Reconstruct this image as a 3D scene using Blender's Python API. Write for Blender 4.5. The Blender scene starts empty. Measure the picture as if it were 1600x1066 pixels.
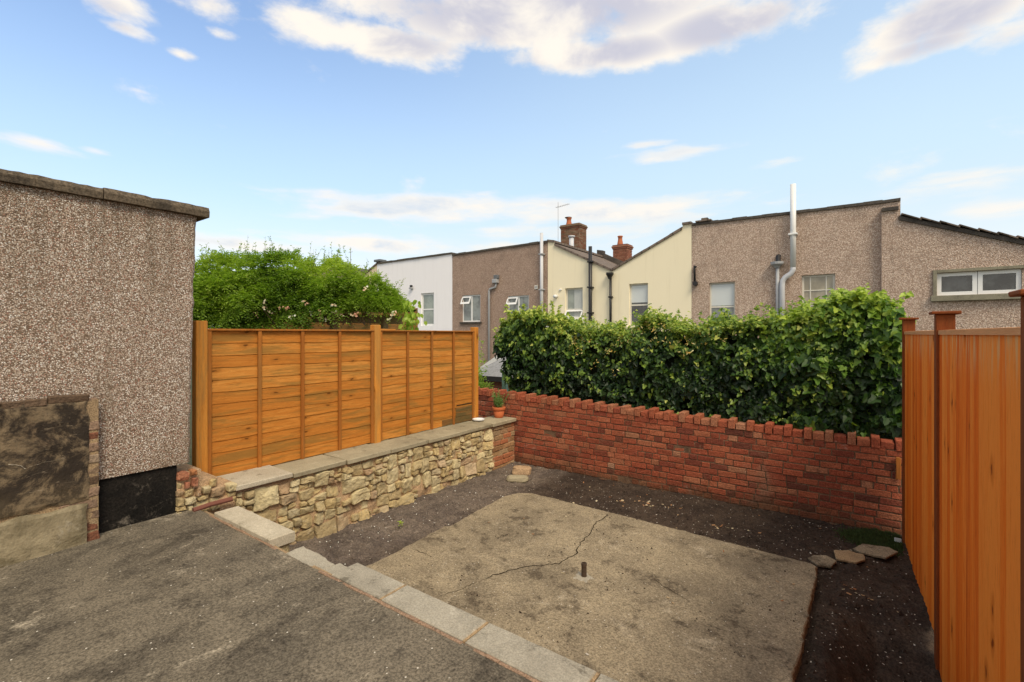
import bpy, math, random
import numpy as np
from mathutils import Vector, noise as mnoise

R = math.radians
scene = bpy.context.scene
col = scene.collection

# ------------------------------------------------------------------ camera
# World: x runs along the brick wall (right), y away into the gardens, z up; soil is z = 0.
CAM = Vector((4.59, -6.47, 2.14))
YAW = R(35.75)
FPX, CX, HY = 740.0, 800.0, 522.0          # focal length, centre and horizon in photo pixels (1600 wide)
RT = Vector((math.cos(YAW), math.sin(YAW), 0)); FW = Vector((-math.sin(YAW), math.cos(YAW), 0))
cam_data = bpy.data.cameras.new('camera')
cam_data.sensor_width = 36.0
cam_data.lens = FPX / 1600 * 36.0
cam_data.shift_y = -(533 - HY) / 1600
cam_data.clip_start = 0.05
cam_data.clip_end = 2000
cam = bpy.data.objects.new('camera', cam_data)
cam.location = CAM
cam.rotation_euler = (R(90), 0, YAW)
col.objects.link(cam)
scene.camera = cam

# ------------------------------------------------------------------ exposure and sun
scene.view_settings.view_transform = 'Standard'
scene.view_settings.look = 'None'
scene.view_settings.exposure = 0.98
scene.view_settings.gamma = 1.0
SUN_EL = R(50)
SUN_DIR = Vector((0.86, -0.50, 0)).normalized()      # horizontal direction towards the sun
sun_data = bpy.data.lights.new('sun', 'SUN')
sun_data.energy = 1.5
sun_data.angle = R(22)
sun_data.color = (1.0, 0.87, 0.68)
sun = bpy.data.objects.new('sun', sun_data)
sv = Vector((SUN_DIR.x * math.cos(SUN_EL), SUN_DIR.y * math.cos(SUN_EL), math.sin(SUN_EL)))
sun.rotation_euler = sv.to_track_quat('Z', 'Y').to_euler()
sun.location = (0, 0, 30)
col.objects.link(sun)


# ------------------------------------------------------------------ node helper
class NT:
    def __init__(self, tree):
        self.t = tree; self.L = tree.links
    def n(self, typ, ins=None, **props):
        nd = self.t.nodes.new(typ)
        for k, v in props.items(): setattr(nd, k, v)
        for k, v in (ins or {}).items(): self.set(nd.inputs[k], v)
        return nd
    def set(self, sock, v):
        if isinstance(v, bpy.types.NodeSocket): self.L.new(v, sock)
        elif v is not None:
            if isinstance(v, tuple) and len(v) == 3 and sock.type == 'RGBA': v = v + (1.0,)
            sock.default_value = v
    def math(self, op, a, b=0.0, clamp=False):
        nd = self.n('ShaderNodeMath', operation=op, use_clamp=clamp)
        self.set(nd.inputs[0], a); self.set(nd.inputs[1], b)
        return nd.outputs[0]
    def add(self, a, b): return self.math('ADD', a, b)
    def sub(self, a, b): return self.math('SUBTRACT', a, b)
    def mul(self, a, b): return self.math('MULTIPLY', a, b)
    def maxi(self, a, b): return self.math('MAXIMUM', a, b)
    def mix(self, f, a, b, mode='MIX'):
        nd = self.n('ShaderNodeMix', data_type='RGBA', blend_type=mode)
        self.set(nd.inputs[0], f); self.set(nd.inputs[6], a); self.set(nd.inputs[7], b)
        return nd.outputs[2]
    def ramp(self, f, stops, interp='LINEAR'):
        nd = self.n('ShaderNodeValToRGB'); cr = nd.color_ramp; cr.interpolation = interp
        while len(cr.elements) < len(stops): cr.elements.new(0.5)
        for e, (p, c) in zip(cr.elements, stops):
            e.position = p
            e.color = (c, c, c, 1) if isinstance(c, (int, float)) else tuple(c) + (1.0,)
        self.set(nd.inputs[0], f)
        return nd.outputs[0]
    def sstep(self, v, a, b, lo=0.0, hi=1.0):
        nd = self.n('ShaderNodeMapRange', interpolation_type='SMOOTHSTEP')
        for i, x in enumerate((v, a, b, lo, hi)): self.set(nd.inputs[i], x)
        return nd.outputs[0]
    def noise(self, vec, scale, detail=5.0, rough=0.6, dist=0.0):
        nd = self.n('ShaderNodeTexNoise', {'Vector': vec, 'Scale': scale, 'Detail': detail, 'Roughness': rough, 'Distortion': dist})
        return nd.outputs['Fac']
    def voro(self, vec, scale, feature='F1', rnd=1.0):
        return self.n('ShaderNodeTexVoronoi', {'Vector': vec, 'Scale': scale, 'Randomness': rnd}, feature=feature)
    def scl(self, vec, s, off=(0, 0, 0)):
        return self.n('ShaderNodeMapping', {'Vector': vec, 'Scale': s, 'Location': off}).outputs[0]
    def bump(self, h, strength, dist, normal=None):
        return self.n('ShaderNodeBump', {'Height': h, 'Strength': strength, 'Distance': dist, 'Normal': normal}).outputs[0]
    def attr(self, name='tint'):
        return self.n('ShaderNodeAttribute', attribute_name=name).outputs['Fac']


# ------------------------------------------------------------------ sky
world = bpy.data.worlds.new('World'); scene.world = world
world.use_nodes = True
wt = NT(world.node_tree); world.node_tree.nodes.clear()
sky = wt.n('ShaderNodeTexSky', sky_type='NISHITA', sun_disc=False, sun_elevation=SUN_EL,
           sun_rotation=math.atan2(SUN_DIR.x, SUN_DIR.y), altitude=50, air_density=1.0, dust_density=1.6, ozone_density=2.0)
def sky_at(px, py):                                   # photo pixel -> bearing from the garden axis, elevation
    az = math.atan((px - CX) / FPX) - YAW
    return az, math.atan((HY - py) / FPX * math.cos(math.atan((px - CX) / FPX)))
dirv = wt.n('ShaderNodeTexCoord').outputs['Generated']
sp = wt.n('ShaderNodeSeparateXYZ', {0: dirv})
az = wt.math('ARCTAN2', sp.outputs[0], sp.outputs[1])
el = wt.math('ARCSINE', sp.outputs[2])
ae = wt.n('ShaderNodeCombineXYZ', {0: az, 1: el, 2: 0.0}).outputs[0]
nz = wt.noise(wt.scl(ae, (1.0, 1.9, 1.0), (3.1, 0.7, 0)), 5.2, 9.0, 0.60, 0.15)
nz2 = wt.noise(wt.scl(ae, (1.0, 4.2, 1.0), (1.7, 2.2, 0)), 5.5, 8.0, 0.6, 0.2)
BLOBS = [  # photo px centre, half widths in px, weight
    (840, 20, 440, 90, 1.0), (600, 66, 190, 42, .9), (930, 84, 220, 40, .95), (1130, 40, 200, 56, .95), (170, 10, 80, 34, .7), (190, 42, 56, 18, .68), (330, 8, 60, 34, .62), (290, 86, 30, 11, .55), (345, 52, 36, 12, .5),
    (1480, 24, 200, 66, .95), (1450, 70, 170, 34, .8), (1570, 60, 130, 45, .6), (850, -110, 1100, 90, .85)]
LOW = [(650, 328, 210, 30, 1.05), (930, 332, 280, 30, 1.0), (520, 306, 70, 14, .9), (1050, 242, 95, 15, .85), (1005, 226, 50, 9, .7), (1215, 252, 55, 10, .7), (880, 360, 220, 20, .8),
       (50, 222, 90, 19, .85), (150, 235, 42, 9, .75), (1500, 284, 180, 24, .8), (380, 382, 160, 18, .95), (600, 382, 200, 17, 1.0), (220, 142, 26, 6, .5), (780, 388, 160, 14, .9), (1550, 330, 150, 22, .7)]
def blob(b):
    a0, e0 = sky_at(b[0], b[1]); a1, _ = sky_at(b[0] + b[2], b[1]); _, e1 = sky_at(b[0], b[1] - b[3])
    x = wt.math('DIVIDE', wt.sub(az, a0), a1 - a0); y = wt.math('DIVIDE', wt.sub(el, e0), e1 - e0)
    r2 = wt.add(wt.mul(x, x), wt.mul(y, y))
    return wt.mul(wt.math('EXPONENT', wt.mul(r2, -1.1)), b[4])
def total(bl):
    v = blob(bl[0])
    for b in bl[1:]: v = wt.maxi(v, blob(b))
    return v
hi = total(BLOBS); lo = total(LOW)
d_hi = wt.add(wt.mul(hi, 1.15), wt.mul(wt.sub(nz, 0.5), 2.3))
d_lo = wt.add(lo, wt.mul(wt.sub(nz2, 0.5), 2.0))
over = wt.mul(wt.sstep(el, 0.72, 1.0), 1.1)          # cloud deck carried on overhead, out of view, added for warm soft fill
behind = wt.mul(wt.sstep(wt.math('COSINE', wt.add(az, YAW)), 0.15, -0.5), 0.75)  # unseen cloud added behind the camera, also for the fill
d_hi = wt.add(d_hi, wt.maxi(over, behind))
m_hi = wt.sstep(d_hi, 0.30, 0.86)
m_lo = wt.mul(wt.sstep(d_lo, 0.30, 1.05), 0.92)
shade_n = wt.noise(wt.scl(ae, (1.0, 1.8, 1.0), (3.1, 0.62, 0)), 4.2, 7.0, 0.55, 0.2)
shade = wt.math('MULTIPLY', wt.sstep(hi, 0.45, 0.9), wt.sstep(shade_n, 0.36, 0.56), True)
c_hi = wt.mix(shade, (1.0, 0.935, 0.84), (0.60, 0.60, 0.69))
c_lo = wt.mix(wt.mul(wt.sstep(d_lo, 0.6, 1.3), wt.sstep(nz, 0.45, 0.6)), (1.0, 0.93, 0.84), (0.66, 0.74, 0.84))
tint_az = wt.sstep(az, -YAW - 0.8, -YAW + 0.55)
SKY_K = 0.14
skyc = wt.mix(1.0, sky.outputs[0], (SKY_K, SKY_K, SKY_K), 'MULTIPLY')
haze_w = wt.math('ADD', wt.sstep(el, 0.60, 0.0, 0.0, 0.92), wt.mul(tint_az, 0.50), True)
haze_w = wt.mul(haze_w, wt.add(0.86, wt.mul(wt.noise(wt.scl(ae, (1, 2, 1)), 2.2, 4.0, 0.5), 0.2)))
skyc = wt.mix(haze_w, skyc, wt.mix(wt.sstep(el, 0.30, 0.0), (0.34, 0.44, 0.51), (0.51, 0.515, 0.50)))
CLOUD_K = 0.53
c1 = wt.mix(m_lo, skyc, wt.mix(1.0, c_lo, (CLOUD_K, CLOUD_K, CLOUD_K), 'MULTIPLY'))
c2 = wt.mix(m_hi, c1, wt.mix(1.0, c_hi, (CLOUD_K, CLOUD_K, CLOUD_K), 'MULTIPLY'))
bg = wt.n('ShaderNodeBackground', {'Color': c2, 'Strength': 1.0})
wo = wt.n('ShaderNodeOutputWorld', {'Surface': bg.outputs[0]})


# ------------------------------------------------------------------ materials
MATS = {}
class Mat(NT):
    def __init__(self, name, rough=0.85, spec=0.3):
        self.m = bpy.data.materials.new(name); self.m.use_nodes = True
        super().__init__(self.m.node_tree)
        self.m.node_tree.nodes.clear()
        self.b = self.n('ShaderNodeBsdfPrincipled', {'Roughness': rough, 'Specular IOR Level': spec})
        self.out = self.n('ShaderNodeOutputMaterial', {'Surface': self.b.outputs[0]})
        self.co = self.n('ShaderNodeTexCoord').outputs['Object']
        oi = self.n('ShaderNodeObjectInfo').outputs['Random']
        self.v = self.n('ShaderNodeVectorMath', {0: self.co, 1: self.n('ShaderNodeVectorMath', {0: (7.3, 3.1, 5.7), 'Scale': oi}, operation='SCALE').outputs[0]}, operation='ADD').outputs[0]
        MATS[name] = self.m
    def color(self, c): self.set(self.b.inputs['Base Color'], c); return self
    def normal(self, n): self.set(self.b.inputs['Normal'], n); return self
    def rough(self, r): self.set(self.b.inputs['Roughness'], r); return self

def m_pebbledash(name, base, stones, scale, bumpd, grime=(0.10, 0.09, 0.07), gk=0.35, runs=None):
    m = Mat(name, 0.9)
    vo = m.voro(m.co, scale)
    rnd = m.n('ShaderNodeSeparateColor', {0: vo.outputs['Color']})
    c = m.ramp(rnd.outputs[0], stones, 'CONSTANT')
    dom = m.sstep(vo.outputs['Distance'], 0.42, 0.70)
    c = m.mix(dom, c, base)
    big = m.noise(m.co, 1.3, 6.0, 0.65)
    c = m.mix(m.mul(m.sstep(big, 0.48, 0.75), gk), c, grime)
    c = m.mix(m.mul(m.sstep(m.noise(m.scl(m.co, (3.0, 3.0, 0.35)), 2.0, 5.0), 0.55, 0.8), gk), c, grime)
    if runs:   # rain runs below the coping and a bare patch or two
        z = m.n('ShaderNodeSeparateXYZ', {0: m.co}).outputs[2]
        rn = m.noise(m.scl(m.co, (9.0, 9.0, 0.5)), 1.6, 7.0, 0.65)
        c = m.mix(m.mul(m.mul(m.sstep(m.add(z, m.mul(rn, 0.8)), runs[0], runs[1]), m.sstep(rn, 0.42, 0.62)), 0.36), c, (0.115, 0.085, 0.052))
        c = m.mix(m.mul(m.sstep(m.noise(m.co, 1.9, 9.0, 0.75, 0.4), 0.62, 0.70), 0.5), c, base)
    h = m.mul(m.sub(0.75, vo.outputs['Distance']), m.add(0.35, rnd.outputs[1]))
    m.color(c).normal(m.bump(h, 1.0, bumpd))
    return m
m_pebbledash('pebbledash', (0.185, 0.130, 0.090),
             [(0, (0.20, 0.125, 0.085)), (.10, (0.60, 0.495, 0.40)), (.32, (0.43, 0.32, 0.235)), (.50, (0.76, 0.685, 0.59)), (.64, (0.44, 0.20, 0.14)), (.70, (0.52, 0.405, 0.31)), (.86, (0.30, 0.215, 0.15)), (.93, (0.88, 0.83, 0.75))], 132.0, 0.009, (0.17, 0.125, 0.078), 0.55, (1.9, 3.0))
m_pebbledash('tan_pebbledash', (0.37, 0.265, 0.20),
             [(0, (0.40, 0.29, 0.22)), (.2, (0.68, 0.53, 0.425)), (.42, (0.53, 0.40, 0.315)), (.6, (0.74, 0.61, 0.50)), (.78, (0.48, 0.35, 0.27)), (.9, (0.64, 0.51, 0.42))], 40.0, 0.016, (0.17, 0.13, 0.10), 0.45)
m_pebbledash('brown_pebbledash', (0.29, 0.20, 0.15),
             [(0, (0.34, 0.235, 0.18)), (.3, (0.47, 0.345, 0.27)), (.6, (0.40, 0.29, 0.225)), (.85, (0.53, 0.41, 0.33))], 40.0, 0.012, (0.12, 0.085, 0.065), 0.4)

def m_render(name, c0, c1, dirt, k=0.22):
    m = Mat(name, 0.8)
    n1 = m.noise(m.co, 0.9, 6.0, 0.6)
    c = m.mix(n1, c0, c1)
    c = m.mix(m.mul(m.sstep(m.noise(m.scl(m.co, (2.2, 2.2, 0.18)), 2.0, 6.0, 0.6), 0.5, 0.8), k), c, dirt)
    m.color(c).normal(m.bump(m.noise(m.co, 60.0, 4.0), 0.35, 0.008))
m_render('yellow_render', (0.90, 0.81, 0.59), (0.87, 0.78, 0.56), (0.50, 0.42, 0.26))
m_render('white_render', (0.90, 0.885, 0.90), (0.86, 0.845, 0.86), (0.55, 0.54, 0.52))
m_render('cream_render', (0.74, 0.62, 0.42), (0.66, 0.55, 0.38), (0.45, 0.36, 0.26))

def m_concrete(name, c0, c1, dark, light, specks=0.0, ns=2.0, dk=(0.45, 0.62), bump=0.006, fine=90.0, stretch=(1, 1, 1), damp=0.6, grit=1.0):
    m = Mat(name, 0.93, 0.12)
    v = m.scl(m.v, stretch)
    n1 = m.noise(v, ns, 10.0, 0.72, 0.3)
    n2 = m.noise(v, ns * 3.4, 10.0, 0.78, 0.2)
    n3 = m.noise(m.v, fine, 4.0, 0.75)
    n4 = m.noise(v, ns * 13.0, 7.0, 0.78)
    c = m.mix(m.sstep(n1, 0.36, 0.62), c0, c1)
    dm = m.add(n2, m.mul(m.sub(n1, 0.5), 0.5))
    c = m.mix(m.mul(m.sstep(dm, dk[0], dk[1]), damp), c, dark)
    c = m.mix(m.mul(m.sstep(m.sub(n4, m.mul(m.sub(n1, 0.5), 0.4)), 0.56, 0.66), 0.5 * damp * min(grit, 1.0)), c, dark)
    c = m.mix(m.mul(m.sstep(m.noise(v, ns * 2.1, 10.0, 0.8, 0.6), 0.55, 0.68), 0.6), c, light)
    g = m.sstep(n3, 0.30, 0.70, 1 - 0.45 * grit, 1 + 0.5 * grit)
    gg = m.n('ShaderNodeCombineColor', {0: g, 1: g, 2: g}).outputs[0]
    c = m.mix(1.0, c, gg, 'MULTIPLY')
    if specks:
        vo = m.voro(m.v, 70.0); r = m.n('ShaderNodeSeparateColor', {0: vo.outputs['Color']}).outputs[0]
        sp_ = m.mul(m.sstep(r, 1 - specks, 1 - specks * 0.9), m.sstep(vo.outputs['Distance'], 0.36, 0.22))
        c = m.mix(sp_, c, (0.62, 0.57, 0.48))
    m.color(c)
    h = m.add(m.mul(n2, 0.5), m.add(m.mul(n3, 0.35), m.mul(n4, 0.35)))
    m.normal(m.bump(h, 0.9, bump))
    return m
m_concrete('terrace_concrete', (0.172, 0.144, 0.104), (0.105, 0.089, 0.066), (0.042, 0.035, 0.027), (0.42, 0.36, 0.268), 0.012, 1.5, (0.50, 0.64), 0.006, 80.0, stretch=(1.0, 0.7, 1), damp=0.66, grit=1.15)
m_concrete('slab_concrete', (0.295, 0.240, 0.158), (0.195, 0.158, 0.107), (0.066, 0.050, 0.034), (0.43, 0.365, 0.262), 0.02, 1.6, (0.53, 0.645), 0.006, 80.0, damp=0.72, grit=1.0)
m_concrete('kerb_concrete', (0.36, 0.325, 0.255), (0.27, 0.243, 0.19), (0.11, 0.095, 0.07), (0.50, 0.45, 0.36), 0.0, 2.2, (0.54, 0.66), 0.004, 110.0, damp=0.75, grit=0.5)
m_concrete('light_paver', (0.49, 0.435, 0.33), (0.40, 0.35, 0.26), (0.18, 0.15, 0.10), (0.58, 0.52, 0.41), 0.0, 2.4, (0.57, 0.68), 0.003, 110.0, damp=0.75, grit=0.45)
m_concrete('coping_concrete', (0.37, 0.32, 0.215), (0.28, 0.24, 0.16), (0.12, 0.10, 0.062), (0.52, 0.455, 0.33), 0.0, 2.0, (0.56, 0.68), 0.003, 110.0, damp=0.75, grit=0.45)
m_concrete('dark_coping', (0.135, 0.105, 0.072), (0.085, 0.068, 0.05), (0.035, 0.03, 0.024), (0.21, 0.165, 0.11), 0.0, 2.0, (0.48, 0.66), 0.012, 60.0)
m_concrete('pale_mortar', (0.50, 0.44, 0.34), (0.40, 0.35, 0.27), (0.22, 0.19, 0.14), (0.62, 0.57, 0.47), 0.0, 6.0, (0.58, 0.74), 0.006, 110.0)
m_concrete('tan_mortar', (0.34, 0.235, 0.13), (0.27, 0.19, 0.11), (0.17, 0.12, 0.075), (0.40, 0.30, 0.19), 0.0, 5.0, (0.56, 0.74), 0.006, 110.0)
m_concrete('brick_mortar', (0.20, 0.125, 0.075), (0.15, 0.092, 0.058), (0.06, 0.04, 0.028), (0.42, 0.33, 0.235), 0.0, 5.0, (0.50, 0.66), 0.008, 110.0)
m_concrete('red_mortar', (0.29, 0.19, 0.125), (0.23, 0.15, 0.10), (0.12, 0.085, 0.06), (0.40, 0.30, 0.215), 0.0, 5.0, (0.56, 0.70), 0.006, 110.0)
m_concrete('soil', (0.062, 0.044, 0.032), (0.044, 0.031, 0.024), (0.022, 0.016, 0.012), (0.125, 0.092, 0.066), 0.012, 2.2, (0.45, 0.65), 0.018, 60.0)
m_concrete('field_ground', (0.07, 0.075, 0.04), (0.05, 0.055, 0.03), (0.03, 0.03, 0.02), (0.10, 0.10, 0.06), 0.0, 0.6, (0.5, 0.7), 0.02, 20.0)
m_concrete('house_trim', (0.11, 0.095, 0.08), (0.075, 0.065, 0.057), (0.04, 0.036, 0.032), (0.18, 0.155, 0.13), 0.0, 2.0, (0.5, 0.7), 0.008, 50.0)
m_concrete('stone_sill', (0.27, 0.25, 0.18), (0.21, 0.19, 0.14), (0.10, 0.09, 0.07), (0.35, 0.32, 0.25), 0.0, 3.0, (0.5, 0.7), 0.004, 90.0)
m_concrete('bitumen', (0.020, 0.017, 0.014), (0.011, 0.010, 0.009), (0.005, 0.005, 0.004), (0.20, 0.17, 0.135), 0.0, 3.2, (0.45, 0.62), 0.012, 60.0)
m_concrete('grey_felt', (0.25, 0.25, 0.25), (0.20, 0.20, 0.20), (0.12, 0.12, 0.12), (0.32, 0.32, 0.31), 0.0, 3.0, (0.5, 0.7), 0.006, 70.0)

# soil: grey grit by the stone wall, black-brown elsewhere
m = MATS['soil']
# rubble stone, brick: one colour per stone from the tint attribute
m_concrete('stone_mortar', (0.46, 0.315, 0.185), (0.38, 0.255, 0.15), (0.16, 0.11, 0.065), (0.52, 0.40, 0.25), 0.0, 4.0, (0.54, 0.68), 0.010, 90.0)
m = Mat('rubble_stone', 0.9, 0.25)
c = m.ramp(m.attr(), [(0, (0.42, 0.32, 0.17)), (.2, (0.66, 0.50, 0.24)), (.42, (0.52, 0.42, 0.235)), (.62, (0.72, 0.60, 0.34)), (.84, (0.56, 0.47, 0.29)), (.95, (0.50, 0.32, 0.18)), (1, (0.76, 0.66, 0.44))])
c = m.mix(m.mul(m.sstep(m.noise(m.co, 9.0, 8.0, 0.7), 0.48, 0.70), 0.65), c, (0.20, 0.155, 0.085))
c = m.mix(m.mul(m.sstep(m.noise(m.co, 17.0, 8.0, 0.75, 0.4), 0.55, 0.70), 0.6), c, (0.72, 0.64, 0.46))
c = m.mix(m.mul(m.sstep(m.noise(m.co, 30.0, 5.0, 0.7), 0.60, 0.72), 0.7), c, (0.10, 0.08, 0.05))
m.color(c).normal(m.bump(m.add(m.noise(m.co, 16.0, 8.0, 0.7), m.mul(m.noise(m.co, 60.0, 5.0, 0.7), 0.5)), 1.0, 0.03))

def m_brick(name, stops, dirt, pale, wall=False):
    m = Mat(name, 0.9, 0.15)
    c = m.ramp(m.attr(), stops)
    c = m.mix(m.mul(m.sstep(m.noise(m.co, 2.2, 8.0, 0.7), 0.50, 0.72), 0.50), c, dirt)
    c = m.mix(m.mul(m.sstep(m.noise(m.co, 24.0, 7.0, 0.75), 0.54, 0.70), 0.45), c, dirt)
    c = m.mix(m.mul(m.sstep(m.noise(m.co, 11.0, 8.0, 0.75, 0.4), 0.62, 0.74), 0.5), c, pale)
    c = m.mix(m.mul(m.sstep(m.noise(m.co, 1.1, 9.0, 0.75, 0.6), 0.54, 0.68), 0.40), c, tuple(0.5 * (a + b_) for a, b_ in zip(dirt, pale)))
    if wall:   # lime bloom and green growth near the soil
        z = m.n('ShaderNodeSeparateXYZ', {0: m.co}).outputs[2]
        c = m.mix(m.mul(m.sstep(m.noise(m.scl(m.co, (1, 1, 1.6)), 2.6, 10.0, 0.8, 0.6), 0.58, 0.70), 0.38), c, (0.50, 0.40, 0.32))
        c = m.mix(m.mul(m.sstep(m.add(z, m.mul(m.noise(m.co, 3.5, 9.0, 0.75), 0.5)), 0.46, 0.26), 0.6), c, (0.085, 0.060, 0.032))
        c = m.mix(m.mul(m.sstep(m.noise(m.co, 6.0, 9.0, 0.75), 0.60, 0.70), 0.55), c, (0.075, 0.052, 0.034))
    g = m.sstep(m.noise(m.co, 70.0, 4.0, 0.7), 0.3, 0.72, 0.65, 1.35)
    c = m.mix(1.0, c, m.n('ShaderNodeCombineColor', {0: g, 1: g, 2: g}).outputs[0], 'MULTIPLY')
    m.color(c).normal(m.bump(m.add(m.noise(m.co, 55.0, 6.0, 0.7), m.noise(m.co, 14.0, 5.0, 0.7)), 1.0, 0.012))
m_brick('red_brick', [(0, (0.15, 0.052, 0.034)), (.2, (0.24, 0.062, 0.036)), (.45, (0.35, 0.090, 0.046)), (.65, (0.39, 0.125, 0.063)), (.85, (0.38, 0.165, 0.090)), (1, (0.45, 0.26, 0.165))],
        (0.165, 0.085, 0.046), (0.46, 0.33, 0.22), True)
m_brick('brown_brick', [(0, (0.28, 0.15, 0.07)), (.3, (0.38, 0.235, 0.115)), (.6, (0.42, 0.15, 0.07)), (.8, (0.34, 0.23, 0.13)), (1, (0.45, 0.31, 0.17))],
        (0.20, 0.135, 0.075), (0.48, 0.38, 0.25))
m_brick('old_brick', [(0, (0.36, 0.16, 0.07)), (.4, (0.50, 0.20, 0.075)), (.7, (0.34, 0.13, 0.075)), (1, (0.40, 0.30, 0.17))], (0.20, 0.12, 0.065), (0.5, 0.38, 0.25))
m_brick('sooty_brick', [(0, (0.13, 0.085, 0.055)), (.3, (0.24, 0.165, 0.105)), (.6, (0.21, 0.075, 0.042)), (1, (0.30, 0.22, 0.15))], (0.07, 0.05, 0.035), (0.46, 0.38, 0.28))
m_brick('chimney_brick', [(0, (0.20, 0.085, 0.055)), (.5, (0.30, 0.12, 0.075)), (1, (0.35, 0.17, 0.11))], (0.12, 0.075, 0.055), (0.40, 0.28, 0.2))

# stub wall: blackened cement render
m = Mat('sooty_render', 0.85, 0.3)
c = m.mix(m.sstep(m.noise(m.co, 3.0, 10.0, 0.74, 0.5), 0.45, 0.58), (0.030, 0.021, 0.014), (0.20, 0.145, 0.085))
sz = m.n('ShaderNodeSeparateXYZ', {0: m.co}).outputs[2]
c = m.mix(m.mul(m.sstep(m.add(sz, m.mul(m.noise(m.co, 3.0, 6.0), 0.5)), 0.72, 0.30), 0.7), c, (0.21, 0.155, 0.085))
c = m.mix(m.mul(m.sstep(m.noise(m.co, 4.5, 9.0, 0.75, 0.8), 0.53, 0.68), 0.7), c, (0.24, 0.165, 0.095))
c = m.mix(m.mul(m.sstep(m.noise(m.scl(m.co, (1, 1, 4)), 5.0, 9.0, 0.75, 0.8), 0.60, 0.68), 0.6), c, (0.42, 0.33, 0.22))
c = m.mix(m.mul(m.sstep(m.noise(m.co, 15.0, 7.0, 0.75), 0.57, 0.70), 0.6), c, (0.025, 0.02, 0.016))
m.color(c).normal(m.bump(m.add(m.noise(m.co, 9.0, 8.0, 0.7), m.mul(m.noise(m.co, 70.0, 4.0), 0.3)), 0.9, 0.02))
m = Mat('pale_render', 0.85, 0.3)
c = m.mix(m.sstep(m.noise(m.co, 2.2, 9.0, 0.72, 0.3), 0.40, 0.62), (0.34, 0.28, 0.175), (0.14, 0.112, 0.062))
c = m.mix(m.mul(m.sstep(m.noise(m.co, 5.0, 9.0, 0.75, 0.8), 0.55, 0.70), 0.7), c, (0.42, 0.365, 0.27))
c = m.mix(m.mul(m.sstep(m.noise(m.co, 10.0, 9.0, 0.75), 0.56, 0.70), 0.6), c, (0.055, 0.043, 0.03))
m.color(c).normal(m.bump(m.add(m.noise(m.co, 9.0, 8.0, 0.7), m.mul(m.noise(m.co, 70.0, 4.0), 0.3)), 0.9, 0.015))

def m_wood(name, stops, stretch, dark, green, gk, rough=0.7, knots=3.0, kvec=(1, 1, 1), bumpd=0.004, tk=0.40, gsc=0.45, wear=None):
    m = Mat(name, rough, 0.10)
    v = m.scl(m.v, stretch)
    t = m.attr()
    g1 = m.noise(v, 3.0, 9.0, 0.7, 0.6)
    g2 = m.noise(v, 14.0, 6.0, 0.65, 0.3)
    f = m.math('ADD', m.mul(t, tk), m.sub(m.mul(g1, 1.5), 0.5 * tk + 0.0), True)
    c = m.ramp(f, stops)
    c = m.mix(m.mul(m.sstep(g2, 0.52, 0.72), 0.55), c, dark)
    c = m.mix(m.mul(m.sstep(m.noise(m.scl(m.v, tuple(gsc * s for s in stretch)), 2.6, 8.0, 0.68, 0.5), 0.45, 0.61), gk), c, green)
    if wear:
        z = m.n('ShaderNodeSeparateXYZ', {0: m.co}).outputs[2]
        c = m.mix(m.mul(m.mul(m.sstep(z, wear[0], wear[1]), m.sstep(m.noise(m.scl(m.v, (22, 22, 1.2)), 2.0, 5.0, 0.6), 0.46, 0.62)), 0.75), c, wear[2])
    sx = m.n('ShaderNodeSeparateXYZ', {0: m.n('ShaderNodeVectorMath', {0: m.v, 1: m.n('ShaderNodeVectorMath', {0: m.n('ShaderNodeTexNoise', {'Vector': m.v, 'Scale': 16.0, 'Detail': 2.0}).outputs['Color'], 'Scale': 0.035}, operation='SCALE').outputs[0]}, operation='ADD').outputs[0]})
    kv = m.n('ShaderNodeCombineXYZ', {0: m.mul(sx.outputs[1], kvec[1]), 1: m.mul(sx.outputs[2], kvec[2]), 2: 0.0}).outputs[0]
    vo = m.n('ShaderNodeTexVoronoi', {'Vector': kv, 'Scale': knots, 'Randomness': kvec[0]}, voronoi_dimensions='2D')
    sel = m.sstep(m.n('ShaderNodeSeparateColor', {0: vo.outputs['Color']}).outputs[0], 0.80, 0.84)
    kd = vo.outputs['Distance']
    c = m.mix(m.mul(m.mul(m.sstep(kd, 0.30, 0.10), sel), 0.55), c, tuple(0.62 * x for x in stops[len(stops) // 2][1]))
    c = m.mix(m.mul(m.mul(m.sstep(kd, 0.105, 0.035), sel), 0.8), c, tuple(0.30 * x for x in stops[0][1]))
    m.color(c).normal(m.bump(m.add(g2, m.mul(g1, 0.6)), 0.6, bumpd))
m_wood('lap_wood', [(0, (0.28, 0.095, 0.018)), (.35, (0.39, 0.140, 0.024)), (.65, (0.49, 0.180, 0.030)), (1, (0.60, 0.26, 0.055))], (1.0, 1.4, 17.0), (0.21, 0.080, 0.017), (0.20, 0.125, 0.032), 0.62, knots=1.0, kvec=(0.75, 3.2, 8.3), gsc=0.3)
m_wood('wet_wood', [(0, (0.085, 0.045, 0.015)), (.5, (0.17, 0.085, 0.028)), (1, (0.30, 0.15, 0.045))], (2.0, 1.2, 16.0), (0.05, 0.03, 0.014), (0.10, 0.085, 0.035), 0.8)
m_wood('post_wood', [(0, (0.42, 0.15, 0.022)), (.5, (0.54, 0.20, 0.032)), (1, (0.63, 0.27, 0.05))], (12.0, 12.0, 1.0), (0.30, 0.11, 0.022), (0.26, 0.17, 0.06), 0.45, knots=1.0, kvec=(0.9, 5.0, 1.6))
m_wood('batten_wood', [(0, (0.22, 0.075, 0.017)), (.5, (0.31, 0.105, 0.02)), (1, (0.40, 0.145, 0.027))], (12.0, 12.0, 1.0), (0.20, 0.075, 0.017), (0.18, 0.12, 0.045), 0.4, knots=1.0, kvec=(0.9, 4.0, 2.0))
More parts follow.
